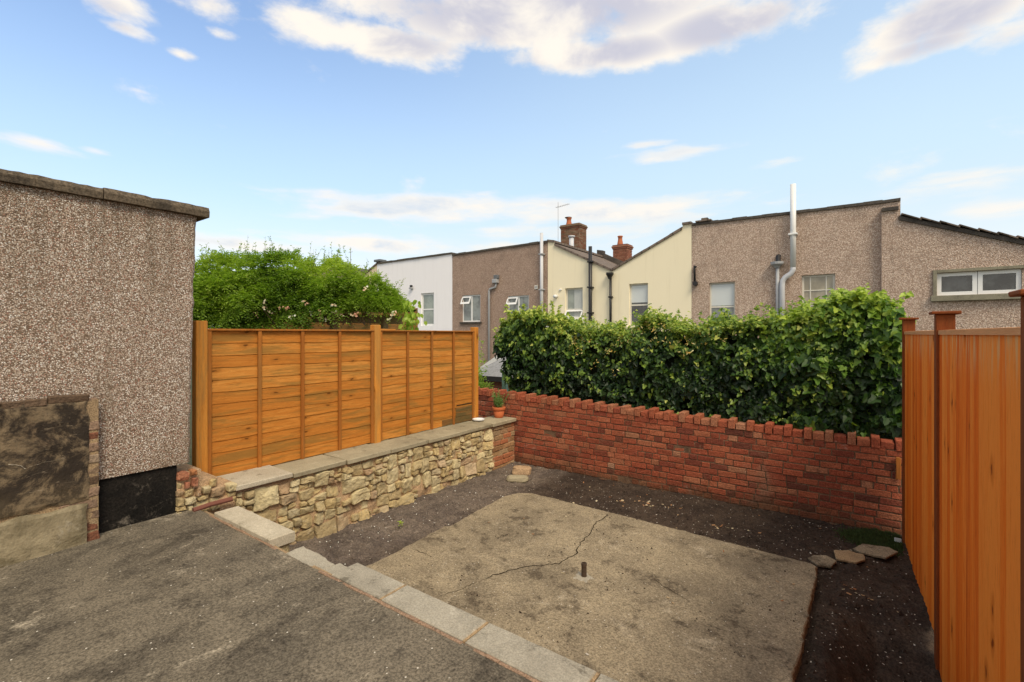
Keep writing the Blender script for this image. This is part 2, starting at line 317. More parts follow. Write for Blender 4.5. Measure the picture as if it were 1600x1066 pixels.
m_wood('board_wood', [(0, (0.56, 0.092, 0.009)), (.35, (0.76, 0.145, 0.012)), (.7, (0.84, 0.185, 0.016)), (1, (0.90, 0.27, 0.038))], (14.0, 14.0, 0.7), (0.46, 0.080, 0.009), (0.86, 0.25, 0.035), 0.35, knots=1.0, kvec=(0.9, 8.5, 3.0), tk=1.0, wear=(1.86, 2.12, (0.70, 0.42, 0.17)))
m_wood('capping_wood', [(0, (0.50, 0.20, 0.07)), (.5, (0.62, 0.28, 0.11)), (1, (0.68, 0.34, 0.15))], (9.0, 0.9, 14.0), (0.40, 0.15, 0.05), (0.45, 0.24, 0.1), 0.3)
m_wood('dark_post', [(0, (0.13, 0.032, 0.010)), (.5, (0.19, 0.048, 0.013)), (1, (0.25, 0.07, 0.02))], (12.0, 12.0, 0.8), (0.07, 0.02, 0.009), (0.13, 0.05, 0.02), 0.3, knots=1.0, kvec=(0.9, 3.0, 1.0))
m_wood('pergola_wood', [(0, (0.19, 0.13, 0.065)), (.5, (0.28, 0.195, 0.095)), (1, (0.35, 0.25, 0.13))], (6.0, 6.0, 6.0), (0.12, 0.085, 0.045), (0.17, 0.15, 0.07), 0.5)

def m_leaf(name, stops, trans=0.35, rough=0.45):
    m = Mat(name, rough, 0.4)
    t = m.attr()
    c = m.ramp(t, stops)
    c = m.mix(m.mul(m.noise(m.co, 3.0, 3.0), 0.35), c, m.mix(1.0, c, (0.72, 0.88, 0.6), 'MULTIPLY'))
    m.color(c)
    tr = m.n('ShaderNodeBsdfTranslucent', {'Color': m.mix(1.0, c, (1.25, 1.3, 0.55), 'MULTIPLY')})
    mx = m.n('ShaderNodeMixShader', {0: trans, 1: m.b.outputs[0], 2: tr.outputs[0]})
    m.L.new(mx.outputs[0], m.out.inputs[0])
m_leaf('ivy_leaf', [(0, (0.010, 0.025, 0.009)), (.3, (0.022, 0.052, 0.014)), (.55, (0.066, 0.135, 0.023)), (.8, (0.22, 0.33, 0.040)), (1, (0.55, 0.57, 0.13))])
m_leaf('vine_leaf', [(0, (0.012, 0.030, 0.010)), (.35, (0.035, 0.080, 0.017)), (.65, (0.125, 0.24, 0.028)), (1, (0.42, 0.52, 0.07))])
m_leaf('jasmine_leaf', [(0, (0.065, 0.13, 0.014)), (.35, (0.17, 0.29, 0.028)), (.7, (0.31, 0.44, 0.05)), (1, (0.48, 0.58, 0.10))], 0.45)
m_leaf('herb_leaf', [(0, (0.11, 0.20, 0.06)), (1, (0.27, 0.40, 0.13))], 0.4)
m_leaf('moss', [(0, (0.035, 0.055, 0.016)), (.6, (0.065, 0.10, 0.024)), (1, (0.12, 0.17, 0.035))], 0.2, 0.8)
m_leaf('blossom', [(0, (0.75, 0.36, 0.27)), (.5, (0.80, 0.50, 0.36)), (.8, (0.85, 0.78, 0.62)), (1, (0.85, 0.83, 0.78))], 0.35)
m_leaf('honeysuckle', [(0, (0.72, 0.44, 0.10)), (.5, (0.80, 0.62, 0.22)), (1, (0.80, 0.74, 0.45))], 0.35)
m_leaf('dry_leaf', [(0, (0.30, 0.11, 0.04)), (.5, (0.42, 0.25, 0.13)), (1, (0.62, 0.52, 0.36))], 0.1, 0.8)

def m_plain(name, c, rough=0.5, spec=0.4, metal=0.0, var=0.25, scale=8.0):
    m = Mat(name, rough, spec)
    cc = m.mix(m.mul(m.noise(m.v, scale, 6.0, 0.65), var * 2), c, tuple(x * 0.45 for x in c))
    m.color(cc).normal(m.bump(m.noise(m.v, 70.0, 3.0), 0.15, 0.003))
    m.b.inputs['Metallic'].default_value = metal
m_plain('white_upvc', (0.80, 0.80, 0.78), 0.35, var=0.08)
m_plain('painted_frame', (0.72, 0.69, 0.60), 0.45, var=0.12)
m_plain('grey_pipe', (0.40, 0.41, 0.42), 0.45, var=0.2)
m_plain('pale_pipe', (0.60, 0.61, 0.63), 0.4, var=0.15)
m_plain('black_pipe', (0.022, 0.020, 0.020), 0.4, var=0.2)
m_plain('lead', (0.16, 0.17, 0.18), 0.55, var=0.3)
m_plain('rusty_pipe', (0.085, 0.055, 0.035), 0.75, var=0.4, scale=30)
m_plain('terracotta', (0.56, 0.155, 0.055), 0.8, 0.25, var=0.2)
m_plain('chimney_pot', (0.52, 0.17, 0.08), 0.8, 0.25, var=0.25)
m_plain('compost', (0.03, 0.02, 0.014), 0.95, 0.1, scale=60)
m_plain('porcelain', (0.82, 0.82, 0.80), 0.2, 0.5, var=0.04)
m_plain('glaze_blue', (0.30, 0.42, 0.60), 0.2, 0.5, var=0.04)
m_plain('clay_tile', (0.20, 0.075, 0.05), 0.8, 0.3, var=0.3, scale=20)
m_plain('bark', (0.11, 0.075, 0.045), 0.9, 0.2, var=0.4, scale=20)
m_plain('core_twigs', (0.020, 0.024, 0.012), 1.0, 0.0, var=0.4, scale=20)
m_plain('blind', (0.62, 0.66, 0.66), 0.25, 0.5, var=0.06)
m_plain('curtain', (0.55, 0.57, 0.54), 0.4, 0.5, var=0.1)
m_plain('window_black', (0.012, 0.012, 0.013), 0.3, 0.4, var=0.2)
m_plain('green_paint', (0.20, 0.33, 0.27), 0.5, 0.4, var=0.2)
m_plain('white_sheet', (0.80, 0.80, 0.76), 0.5, 0.4, var=0.1)
m_plain('crack_dark', (0.035, 0.026, 0.018), 1.0, 0.0, var=0.4, scale=40)
m_plain('wood_chip', (0.62, 0.56, 0.47), 0.8, 0.2, var=0.4, scale=2)
m_plain('orange_timber', (0.50, 0.17, 0.03), 0.7, 0.3, var=0.3)
m_plain('card', (0.55, 0.62, 0.60), 0.6, 0.3, var=0.2)
def m_glass(name, c, k):
    m = Mat(name, 0.04, 0.9)
    cc = m.mix(m.sstep(m.noise(m.v, 2.2, 5.0, 0.6), 0.4, 0.6), c, tuple(x * k for x in c))
    m.color(cc)
m_glass('dark_glass', (0.055, 0.06, 0.06), 0.35)
m_glass('pale_glass', (0.22, 0.25, 0.24), 0.5)
m_glass('beige_glass', (0.34, 0.30, 0.21), 0.7)
m_glass('net_glass', (0.30, 0.34, 0.30), 0.75)

m = Mat('roof_tile', 0.85, 0.25)
tv = m.n('ShaderNodeTexBrick', {'Vector': m.n('ShaderNodeCombineXYZ', {0: m.n('ShaderNodeSeparateXYZ', {0: m.co}).outputs[1], 1: m.n('ShaderNodeSeparateXYZ', {0: m.co}).outputs[0], 2: 0.0}).outputs[0],
          'Color1': (0.23, 0.17, 0.135), 'Color2': (0.155, 0.115, 0.095), 'Mortar': (0.04, 0.03, 0.027), 'Scale': 1.0, 'Mortar Size': 0.018, 'Brick Width': 0.25, 'Row Height': 0.3})
c = m.mix(m.mul(m.noise(m.co, 2.0, 7.0, 0.7), 0.6), tv.outputs['Color'], (0.15, 0.13, 0.10))
m.color(c).normal(m.bump(tv.outputs['Fac'], 1.0, 0.03))

# soil mixes two colours by a noisy boundary that follows where grit was spread along the stone wall
m2 = NT(MATS['soil'].node_tree)
_b = [n for n in MATS['soil'].node_tree.nodes if n.type == 'BSDF_PRINCIPLED'][0]
_co = m2.n('ShaderNodeTexCoord').outputs['Object']
_x = m2.n('ShaderNodeSeparateXYZ', {0: _co}).outputs[0]
_mask = m2.sstep(m2.add(_x, m2.mul(m2.noise(_co, 2.5, 6.0, 0.7), 0.9)), 1.75, 1.1)
_old = _b.inputs['Base Color'].links[0].from_socket
_gr = m2.mix(1.0, _old, (2.9, 3.25, 3.5), 'MULTIPLY')
m2.L.new(m2.mix(m2.mul(_mask, 0.85), _old, _gr), _b.inputs['Base Color'])


# ------------------------------------------------------------------ mesh helpers
rng = random.Random(7)
def nz3(x, y, z): return mnoise.noise(Vector((x, y, z)))

class MB:
    def __init__(self): self.v = []; self.f = []; self.t = []
    def add(self, verts, faces, tint=0.5):
        o = len(self.v); self.v += [tuple(p) for p in verts]
        for f in faces: self.f.append(tuple(o + i for i in f)); self.t.append(tint)
        return self
    def box(self, x0, x1, y0, y1, z0, z1, tint=0.5, bev=0.0, jit=0.0):
        if bev <= 0:
            vs = [(x, y, z) for x in (x0, x1) for y in (y0, y1) for z in (z0, z1)]
            if jit: vs = [(a + rng.uniform(-jit, jit), b + rng.uniform(-jit, jit), c + rng.uniform(-jit, jit)) for a, b, c in vs]
            return self.add(vs, [(0, 1, 3, 2), (4, 6, 7, 5), (0, 4, 5, 1), (2, 3, 7, 6), (0, 2, 6, 4), (1, 5, 7, 3)], tint)
        # chamfered box: 24 vertices
        X = (x0, x1); Y = (y0, y1); Z = (z0, z1); vs = []; idx = {}
        for i in (0, 1):
            for j in (0, 1):
                for k in (0, 1):
                    c = (X[i], Y[j], Z[k]); s = (1 - 2 * i, 1 - 2 * j, 1 - 2 * k)
                    J = [rng.uniform(-jit, jit) for _ in range(3)]
                    for ax in range(3):
                        p = [c[q] + (0 if q == ax else s[q] * bev) + J[q] for q in range(3)]
                        idx[(i, j, k, ax)] = len(vs); vs.append(tuple(p))
        fs = []
        for i in (0, 1): fs.append([idx[(i, 0, 0, 0)], idx[(i, 1, 0, 0)], idx[(i, 1, 1, 0)], idx[(i, 0, 1, 0)]])
        for j in (0, 1): fs.append([idx[(0, j, 0, 1)], idx[(1, j, 0, 1)], idx[(1, j, 1, 1)], idx[(0, j, 1, 1)]])
        for k in (0, 1): fs.append([idx[(0, 0, k, 2)], idx[(1, 0, k, 2)], idx[(1, 1, k, 2)], idx[(0, 1, k, 2)]])
        for i in (0, 1):
            for j in (0, 1): fs.append([idx[(i, j, 0, 0)], idx[(i, j, 1, 0)], idx[(i, j, 1, 1)], idx[(i, j, 0, 1)]])
        for i in (0, 1):
            for k in (0, 1): fs.append([idx[(i, 0, k, 0)], idx[(i, 1, k, 0)], idx[(i, 1, k, 2)], idx[(i, 0, k, 2)]])
        for j in (0, 1):
            for k in (0, 1): fs.append([idx[(0, j, k, 1)], idx[(1, j, k, 1)], idx[(1, j, k, 2)], idx[(0, j, k, 2)]])
        for i in (0, 1):
            for j in (0, 1):
                for k in (0, 1): fs.append([idx[(i, j, k, a)] for a in range(3)])
        return self.add(vs, fs, tint)
    def tube(self, pts, r, seg=10, caps=True, tint=0.5):
        pts = [Vector(p) for p in pts]; rings = []; up = None
        for i, p in enumerate(pts):
            d = (pts[min(i + 1, len(pts) - 1)] - pts[max(i - 1, 0)]).normalized()
            ref = Vector((0, 1, 0)) if abs(d.y) < 0.9 else Vector((1, 0, 0))
            a = d.cross(ref).normalized(); b = d.cross(a)
            rr = r[i] if isinstance(r, (list, tuple)) else r
            rings.append([p + (a * math.cos(2 * math.pi * k / seg) + b * math.sin(2 * math.pi * k / seg)) * rr for k in range(seg)])
        vs = [q for rg in rings for q in rg]; fs = []
        for i in range(len(pts) - 1):
            for k in range(seg):
                k2 = (k + 1) % seg
                fs.append((i * seg + k, i * seg + k2, (i + 1) * seg + k2, (i + 1) * seg + k))
        if caps:
            fs.append(tuple(range(seg))[::-1]); fs.append(tuple((len(pts) - 1) * seg + k for k in range(seg)))
        return self.add(vs, fs, tint)
    def lathe(self, c, prof, seg=24, tint=0.5):
        vs = []; fs = []
        for (r, z) in prof:
            for k in range(seg): vs.append((c[0] + r * math.cos(2 * math.pi * k / seg), c[1] + r * math.sin(2 * math.pi * k / seg), c[2] + z))
        for i in range(len(prof) - 1):
            for k in range(seg):
                k2 = (k + 1) % seg; fs.append((i * seg + k, i * seg + k2, (i + 1) * seg + k2, (i + 1) * seg + k))
        fs.append(tuple(range(seg))[::-1]); fs.append(tuple((len(prof) - 1) * seg + k for k in range(seg)))
        return self.add(vs, fs, tint)
    def build(self, name, mat, parent=None, smooth=False, fix=True):
        off = Vector((0, 0, 0)); p = parent
        while p is not None: off += p.location; p = p.parent
        me = bpy.data.meshes.new(name)
        me.from_pydata([(a - off.x, b - off.y, c - off.z) for a, b, c in self.v], [], self.f)
        at = me.attributes.new('tint', 'FLOAT', 'FACE'); at.data.foreach_set('value', np.array(self.t, dtype=np.float32))
        if fix:
            import bmesh
            bm = bmesh.new(); bm.from_mesh(me); bmesh.ops.recalc_face_normals(bm, faces=bm.faces); bm.to_mesh(me); bm.free()
        me.materials.append(MATS[mat])
        if smooth: me.polygons.foreach_set('use_smooth', [True] * len(me.polygons))
        o = bpy.data.objects.new(name, me); col.objects.link(o)
        if parent is not None: o.parent = parent
        return o

def np_mesh(name, verts, fsize, tints, mat, parent=None, smooth=False):
    """verts (n*fsize,3): each run of fsize verts is one face."""
    off = np.zeros(3); p = parent
    while p is not None: off += np.array(p.location); p = p.parent
    V = np.asarray(verts, dtype=np.float32).reshape(-1, 3) - off.astype(np.float32)
    nf = len(V) // fsize
    me = bpy.data.meshes.new(name)
    me.vertices.add(len(V)); me.vertices.foreach_set('co', V.ravel())
    me.loops.add(len(V)); me.loops.foreach_set('vertex_index', np.arange(len(V), dtype=np.int32))
    me.polygons.add(nf); me.polygons.foreach_set('loop_start', np.arange(0, len(V), fsize, dtype=np.int32))
    me.update(calc_edges=True)
    at = me.attributes.new('tint', 'FLOAT', 'FACE'); at.data.foreach_set('value', np.asarray(tints, dtype=np.float32))
    me.materials.append(MATS[mat])
    if smooth: me.polygons.foreach_set('use_smooth', [True] * nf)
    me.validate()
    o = bpy.data.objects.new(name, me); col.objects.link(o)
    if parent is not None: o.parent = parent
    return o

def tag(o, label=None, cat=None, group=None, kind=None):
    if label: o['label'] = label
    if cat: o['category'] = cat
    if group: o['group'] = group
    if kind: o['kind'] = kind
    return o
def thing(name, loc, label, cat, group=None):
    o = bpy.data.objects.new(name, None); o.location = loc; o.empty_display_size = 0.1; col.objects.link(o)
    return tag(o, label, cat, group)
def structure(name, mb, mat, parent=None, smooth=False):
    o = mb.build(name, mat, parent, smooth)
    if parent is None: o['kind'] = 'structure'
    return o

LEAFS = {  # outline halves: (u along, v across); each leaf = two folded half blades of equal vertex count
    'ivy': [(0, 0), (-.12, .30), (.18, .52), (.42, .30), (.72, .26), (1, 0)],
    'lance': [(0, 0), (.3, .17), (.65, .14), (1, 0)],
    'oval': [(0, 0), (.2, .30), (.6, .33), (1, 0)],
}
def leaves(name, C, N, T, size, kind, tints, mat, parent, fold=0.25):
    """leaf blades at C with normals N and tip directions T (arrays)."""
    C = np.asarray(C, float); N = np.asarray(N, float); T = np.asarray(T, float)
    N /= np.linalg.norm(N, axis=1)[:, None] + 1e-9
    T = T - N * (T * N).sum(1)[:, None]; T /= np.linalg.norm(T, axis=1)[:, None] + 1e-9
    B = np.cross(N, T); s = np.asarray(size)[:, None, None]
    H = np.array(LEAFS[kind]); k = len(H)
    out = []
    for sg in (1, -1):
        u = H[:, 0][None, :, None]; v = H[:, 1][None, :, None]
        P = C[:, None, :] + s * (u * T[:, None, :] + sg * v * B[:, None, :] + (fold * v - 0.18 * u * u) * N[:, None, :])
        out.append(P if sg == 1 else P[:, ::-1, :])
    V = np.stack(out, 1).reshape(-1, 3)
    return np_mesh(name, V, k, np.repeat(np.clip(tints, 0, 1), 2), mat, parent)

def wavy(n, amp, f, seed): return [amp * nz3(i * f, seed * 7.7, 0.3) for i in range(n)]

# photo pixel on a wall plane y = Y0 -> world x, z of that spot
def on_y(px, py, Y0):
    dx = (px - CX) / FPX; d = RT * dx + FW
    s = (Y0 - CAM.y) / d.y
    return CAM.x + d.x * s, CAM.z + (HY - py) / FPX * s
def on_z(px, py, z):
    s = (CAM.z - z) * FPX / (py - HY); d = RT * ((px - CX) / FPX) + FW
    return Vector((CAM.x + d.x * s, CAM.y + d.y * s, z))


# ================================================================== ground
# one far sheet that keeps clear of the garden floor (it lies lower than it)
g = MB(); g.add([(-400, -400, -0.9), (400, -400, -0.9), (400, 400, -0.9), (-400, 400, -0.9)], [(0, 1, 2, 3)])
structure('ground', g, 'field_ground')

# soil bed of the sunken garden
SLAB = [(0.93, -4.62), (1.06, -3.72), (1.03, -3.1), (1.0, -2.75), (1.045, -2.7), (0.99, -2.1), (0.96, -1.62), (1.03, -1.40), (1.18, -1.30), (2.0, -1.31), (3.1, -1.345), (4.30, -1.405),
        (4.335, -1.44), (4.325, -2.2), (4.30, -3.1), (4.31, -4.62)]
def soil_z(x, y):
    h = 0.030 * nz3(x * 1.1, y * 1.1, 1.0) + 0.022 * nz3(x * 4, y * 4, 2.0) + 0.016 * nz3(x * 11, y * 11, 3.0) + 0.010 * nz3(x * 26, y * 26, 4.0)
    clod = max(0.0, nz3(x * 17, y * 17, 9.0) - 0.18)
    h += 0.045 * clod
    inside = 0.95 < x < 4.36 and y < -1.28
    if inside: h = min(h, 0.0) - 0.02
    t = min(max((x - 4.42) / 0.3, 0), 1) * min(max((-1.5 - y) / 1.2, 0), 1)
    return h - 0.30 * t * t * (3 - 2 * t) - 0.05 * math.exp(-((x - 0.42) ** 2 + (y + 4.15) ** 2) / 0.02)
nx, ny = 290, 255
x0, x1, y0, y1 = -0.08, 5.32, -4.62, 0.02
vs = []
for j in range(ny):
    for i in range(nx):
        x = x0 + (x1 - x0) * i / (nx - 1); y = y0 + (y1 - y0) * j / (ny - 1)
        vs.append((x, y, soil_z(x, y)))
fs = [(j * nx + i, j * nx + i + 1, (j + 1) * nx + i + 1, (j + 1) * nx + i) for j in range(ny - 1) for i in range(nx - 1)]
b = MB(); b.add(vs, fs); structure('soil_bed', b, 'soil', smooth=True)

# concrete slab with a worn edge
def densify(poly, step):
    out = []
    for i, p in enumerate(poly):
        q = poly[(i + 1) % len(poly)]; n = max(1, int(math.dist(p, q) / step))
        for k in range(n):
            t = k / n; out.append((p[0] + (q[0] - p[0]) * t, p[1] + (q[1] - p[1]) * t))
    return out
edge = densify(SLAB, 0.03)
edge = [(x + 0.012 * nz3(x * 7, y * 7, 5) + 0.014 * nz3(x * 22, y * 22, 6), y + 0.012 * nz3(x * 7, y * 7, 15) + 0.014 * nz3(x * 22, y * 22, 16)) for x, y in edge]
n = len(edge); cxs, cys = 2.65, -3.0
def shrink(p, d):
    v = Vector((cxs - p[0], cys - p[1])); return (p[0] + v.x / v.length * d, p[1] + v.y / v.length * d)
rings = [[(x, y, -0.12) for x, y in edge], [(x, y, 0.054 + 0.008 * nz3(x * 5, y * 5, 3)) for x, y in edge],
         [shrink(p, 0.008) + (0.062 + 0.004 * nz3(p[0] * 3, p[1] * 3, 2),) for p in edge], [shrink(p, 0.03) + (0.065,) for p in edge]]
b = MB(); b.add([p for r_ in rings for p in r_], [(k * n + i, k * n + (i + 1) % n, (k + 1) * n + (i + 1) % n, (k + 1) * n + i) for k in range(3) for i in range(n)] + [tuple(3 * n + i for i in range(n))])
slab = structure('concrete_slab', b, 'slab_concrete')
def crack(pts, w, name='crack', lab=None):
    P_ = []
    for (p, q) in zip(pts[:-1], pts[1:]):
        nseg = max(2, int((Vector(q) - Vector(p)).length / 0.025))
        for k in range(nseg): P_.append(Vector(p).lerp(Vector(q), k / nseg))
    P_.append(Vector(pts[-1])); L, Rr = [], []
    rg = random.Random(len(P_))
    for i, p in enumerate(P_):
        d = (P_[min(i + 1, len(P_) - 1)] - P_[max(i - 1, 0)]).normalized(); nrm = Vector((-d.y, d.x))
        p = p + nrm * (0.016 * nz3(p.x * 14, p.y * 14, 2) + 0.009 * rg.uniform(-1, 1))
        ww = w * (0.5 + 0.7 * abs(nz3(i * 0.21, 3, w * 50))) * min(1, 0.2 + min(i, len(P_) - 1 - i) * 0.2)
        L.append((p.x + nrm.x * ww, p.y + nrm.y * ww, 0.0672)); Rr.append((p.x - nrm.x * ww, p.y - nrm.y * ww, 0.0672))
    mb = MB(); k = len(L)
    mb.add(L + Rr, [(i, i + 1, k + i + 1, k + i) for i in range(k - 1)])
    return mb.build(name, 'crack_dark', slab)  # crack painted as a dark strip just above the slab, no groove
def slabpts(l): return [tuple(on_z(a, c, 0.065).xy) for a, c in l]
crack(slabpts([(955, 802), (930, 818), (922, 835), (905, 850), (900, 866), (872, 881), (840, 884), (815, 887), (770, 899), (750, 908)]), 0.0075)
crack(slabpts([(750, 908), (722, 920), (700, 927), (686, 934)]), 0.004)
crack(slabpts([(645, 858), (665, 866), (675, 872)]), 0.005)
crack(slabpts([(1015, 900), (1030, 912), (1042, 918), (1060, 930), (1085, 945)]), 0.0035)

# terrace in the foreground (its face drops to the sunken garden) and the paver kerb
TZ = 0.64
b = MB()
nx, ny = 150, 110
x0, x1, y0, y1 = -0.6, 5.30, -10.0, -4.748
vs = []
for j in range(ny):
    for i in range(nx):
        x = x0 + (x1 - x0) * i / (nx - 1); y = y0 + (y1 - y0) * (j / (ny - 1)) ** 0.6
        z = TZ + 0.006 * nz3(x * 1.4, y * 1.4, 1) + 0.004 * nz3(x * 7, y * 7, 2) - 0.02 * max(0, min(1, (-5.2 - y)))
        if j == ny - 1: y += 0.012 * nz3(x * 6, 1, 8) + 0.008 * nz3(x * 19, 1, 8)
        vs.append((x, y, z))
fs = [(j * nx + i, j * nx + i + 1, (j + 1) * nx + i + 1, (j + 1) * nx + i) for j in range(ny - 1) for i in range(nx - 1)]
b.add(vs, fs); terrace = structure('terrace', b, 'terrace_concrete', smooth=True)
b = MB(); b.box(0.05, 5.3, -4.9, -4.70, -0.3, TZ - 0.022, jit=0.0); structure('terrace_wall', b, 'tan_mortar')
b = MB()
for i in range(46):
    xa = 0.28 + i * 0.075; xb = xa + 0.075
    if 1.3 < xa < 1.85: continue
    b.box(xa, xb, -4.762 + 0.006 * nz3(xa * 5, 0, 1), -4.742, TZ - 0.03, TZ + 0.006 + 0.006 * nz3(xa * 8, 0, 4), bev=0.003)
b.build('mortar_strip', 'red_mortar', terrace)

def paver(name, x0, x1, z, mat, label, cat, group=None, y0=-4.742, y1=-4.553, th=0.05, tiltx=0.0, ragged=0.0):
    n = 16; m_ = 6; vs = []
    def pt(i, j, zz, ins=0.0):
        x = x0 + ins + (x1 - x0 - 2 * ins) * i / n; y = y0 + ins + (y1 - y0 - 2 * ins) * j / m_
        if i in (0, n) or j in (0, m_):
            x += (ragged + 0.003) * nz3(y * 16, i, z * 9 + x0); y += (ragged * 0.7 + 0.003) * nz3(x * 14, j, 2.0 + x0)
        return (x, y, zz + tiltx * (x - x0))
    top = [pt(i, j, z + 0.0015 * nz3(i * .5 + x0 * 9, j * .5, 1), 0.006 if True else 0) for j in range(m_ + 1) for i in range(n + 1)]
    per = [(i, 0) for i in range(n)] + [(n, j) for j in range(m_)] + [(i, m_) for i in range(n, 0, -1)] + [(0, j) for j in range(m_, 0, -1)]
    mb = MB(); W = n + 1
    fs = [(j * W + i, j * W + i + 1, (j + 1) * W + i + 1, (j + 1) * W + i) for j in range(m_) for i in range(n)]
    mid = [pt(i, j, z - 0.006) for i, j in per]; bot = [pt(i, j, z - th) for i, j in per]; k = len(per); o = len(top)
    for q in range(k):
        q2 = (q + 1) % k; a = per[q][1] * W + per[q][0]; a2 = per[q2][1] * W + per[q2][0]
        fs.append((a, a2, o + q2, o + q)); fs.append((o + q, o + q2, o + k + q2, o + k + q))
    fs.append(tuple(o + k + q for q in range(k)))
    mb.add(top + mid + bot, fs)
    return tag(mb.build(name, mat), label, cat, group)
KG = 'concrete pavers edging the terrace'
paver('paving_slab', 0.33, 1.22, TZ + 0.035, 'light_paver', 'pale clean paver on the terrace edge beside the rubble stone wall', 'paver', KG, th=0.075)
paver('paving_slab', 1.97, 2.425, TZ + 0.014, 'kerb_concrete', 'short grey paver on the terrace edge next to the broken pieces', 'paver', KG)
paver('paving_slab', 2.442, 3.048, TZ + 0.014, 'kerb_concrete', 'full grey paver between two tan mortar joints on the terrace edge', 'paver', KG)
paver('paving_slab', 3.066, 3.672, TZ + 0.013, 'kerb_concrete', 'grey paver at the near end of the terrace edge, running down to the bottom margin', 'paver', KG)
paver('paving_slab', 3.690, 4.30, TZ + 0.013, 'kerb_concrete', 'sliver of grey paver at the bottom margin, last one along the terrace edge', 'paver', KG)
paver('paver_fragment', 1.42, 1.80, TZ - 0.008, 'kerb_concrete', 'longer ragged piece of concrete at the broken terrace corner by the stone wall', 'paver fragment', y1=-4.60, th=0.10, ragged=0.03, tiltx=-0.05)
paver('paver_fragment', 1.80, 1.965, TZ - 0.035, 'kerb_concrete', 'small grey broken paver piece beside the short paver end', 'paver fragment', y1=-4.565, th=0.06, ragged=0.02)
b = MB()
for xa in (2.4335, 3.057, 3.681): b.box(xa - 0.007, xa + 0.007, -4.742, -4.556, TZ - 0.03, TZ + 0.010)
b.box(1.97, 4.3, -4.74, -4.60, TZ - 0.12, TZ - 0.037)
b.build('mortar_bed', 'tan_mortar', terrace)
# stone under the pale paver
b = MB(); b.box(0.36, 1.20, -4.70, -4.575, -0.1, TZ - 0.042, 0.4, 0.02, 0.01)
b.build('edge_stone', 'rubble_stone', terrace)

# ================================================================== pebbledashed building on the left
bld = thing('outbuilding', (0, -5.6, TZ), 'pebbledashed flat roofed building end with dark stone coping on the left', 'building')
WZ = 3.15
bev = MB()
# pebbledash face: slightly irregular corner
nyy = 60; vs = []; 
yA, yB = -9.5, -4.80
def corner_y(z): return yB + 0.02 * nz3(0, z * 3.0, 4) + 0.012 * nz3(0, z * 11, 6) + 0.055 * (z - 1.0) / 2.1
b = MB()
zs = [1.045 + (WZ - 1.045) * k / 40 for k in range(41)]
F = [(0.0, yA, z) for z in zs] + [(0.0, corner_y(z) - 0.02, z) for z in zs] + [(-0.02, corner_y(z), z) for z in zs] + [(-0.7, corner_y(z), z) for z in zs]
fs = []
for c_ in range(3):
    for k in range(40): fs.append((c_ * 41 + k, (c_ + 1) * 41 + k, (c_ + 1) * 41 + k + 1, c_ * 41 + k + 1))
b.add(F, fs)
b.add([(0, yA, 1.045), (0, corner_y(1.045) - .02, 1.045), (-0.10, corner_y(1.045) - .02, 1.045), (-0.10, yA, 1.045)], [(0, 1, 2, 3)])
b.build('wall', 'pebbledash', bld)
b = MB(); b.box(-0.72, -0.022, yA, -4.885, -0.3, 1.05, 0.5, 0.004); b.build('plinth', 'bitumen', bld)
b = MB(); y = yA
rg = random.Random(4)
ends = [-9.5, -8.6, -7.7, -6.75, -6.0, -5.38, -4.66]
for ya, yb in zip(ends[:-1], ends[1:]):
    nseg = 14; th = 0.085; prof = []
    vs = []; dz = rg.uniform(-.004, .004); dx = rg.uniform(-.006, .006)
    for k in range(nseg + 1):
        yy = ya + 0.003 + (yb - ya - 0.006) * k / nseg
        e = 0.012 * nz3(yy * 6, 1, 3) + 0.007 * nz3(yy * 21, 1, 3)
        e2 = 0.010 * nz3(yy * 7, 4, 3) + 0.006 * nz3(yy * 24, 4, 3)
        xo = 0.042 + dx + e * 0.7
        vs += [(-0.75, yy, WZ - 0.001), (xo, yy, WZ + 0.002 + e2 * .6), (xo + 0.006, yy, WZ + 0.05), (xo - 0.012 + e, yy, WZ + th + dz + e2), (-0.75, yy, WZ + th + dz)]
    fs = [(k * 5 + q, k * 5 + (q + 1) % 5, (k + 1) * 5 + (q + 1) % 5, (k + 1) * 5 + q) for k in range(nseg) for q in range(5)] + [tuple(range(5)), tuple(nseg * 5 + q for q in range(5))]
    b.add(vs, fs, rg.random())
b.build('coping', 'dark_coping', bld)
b = MB(); b.box(-4.5, -0.74, yA, -4.78, -0.3, WZ + 0.03); b.build('rear_body', 'dark_coping', bld)

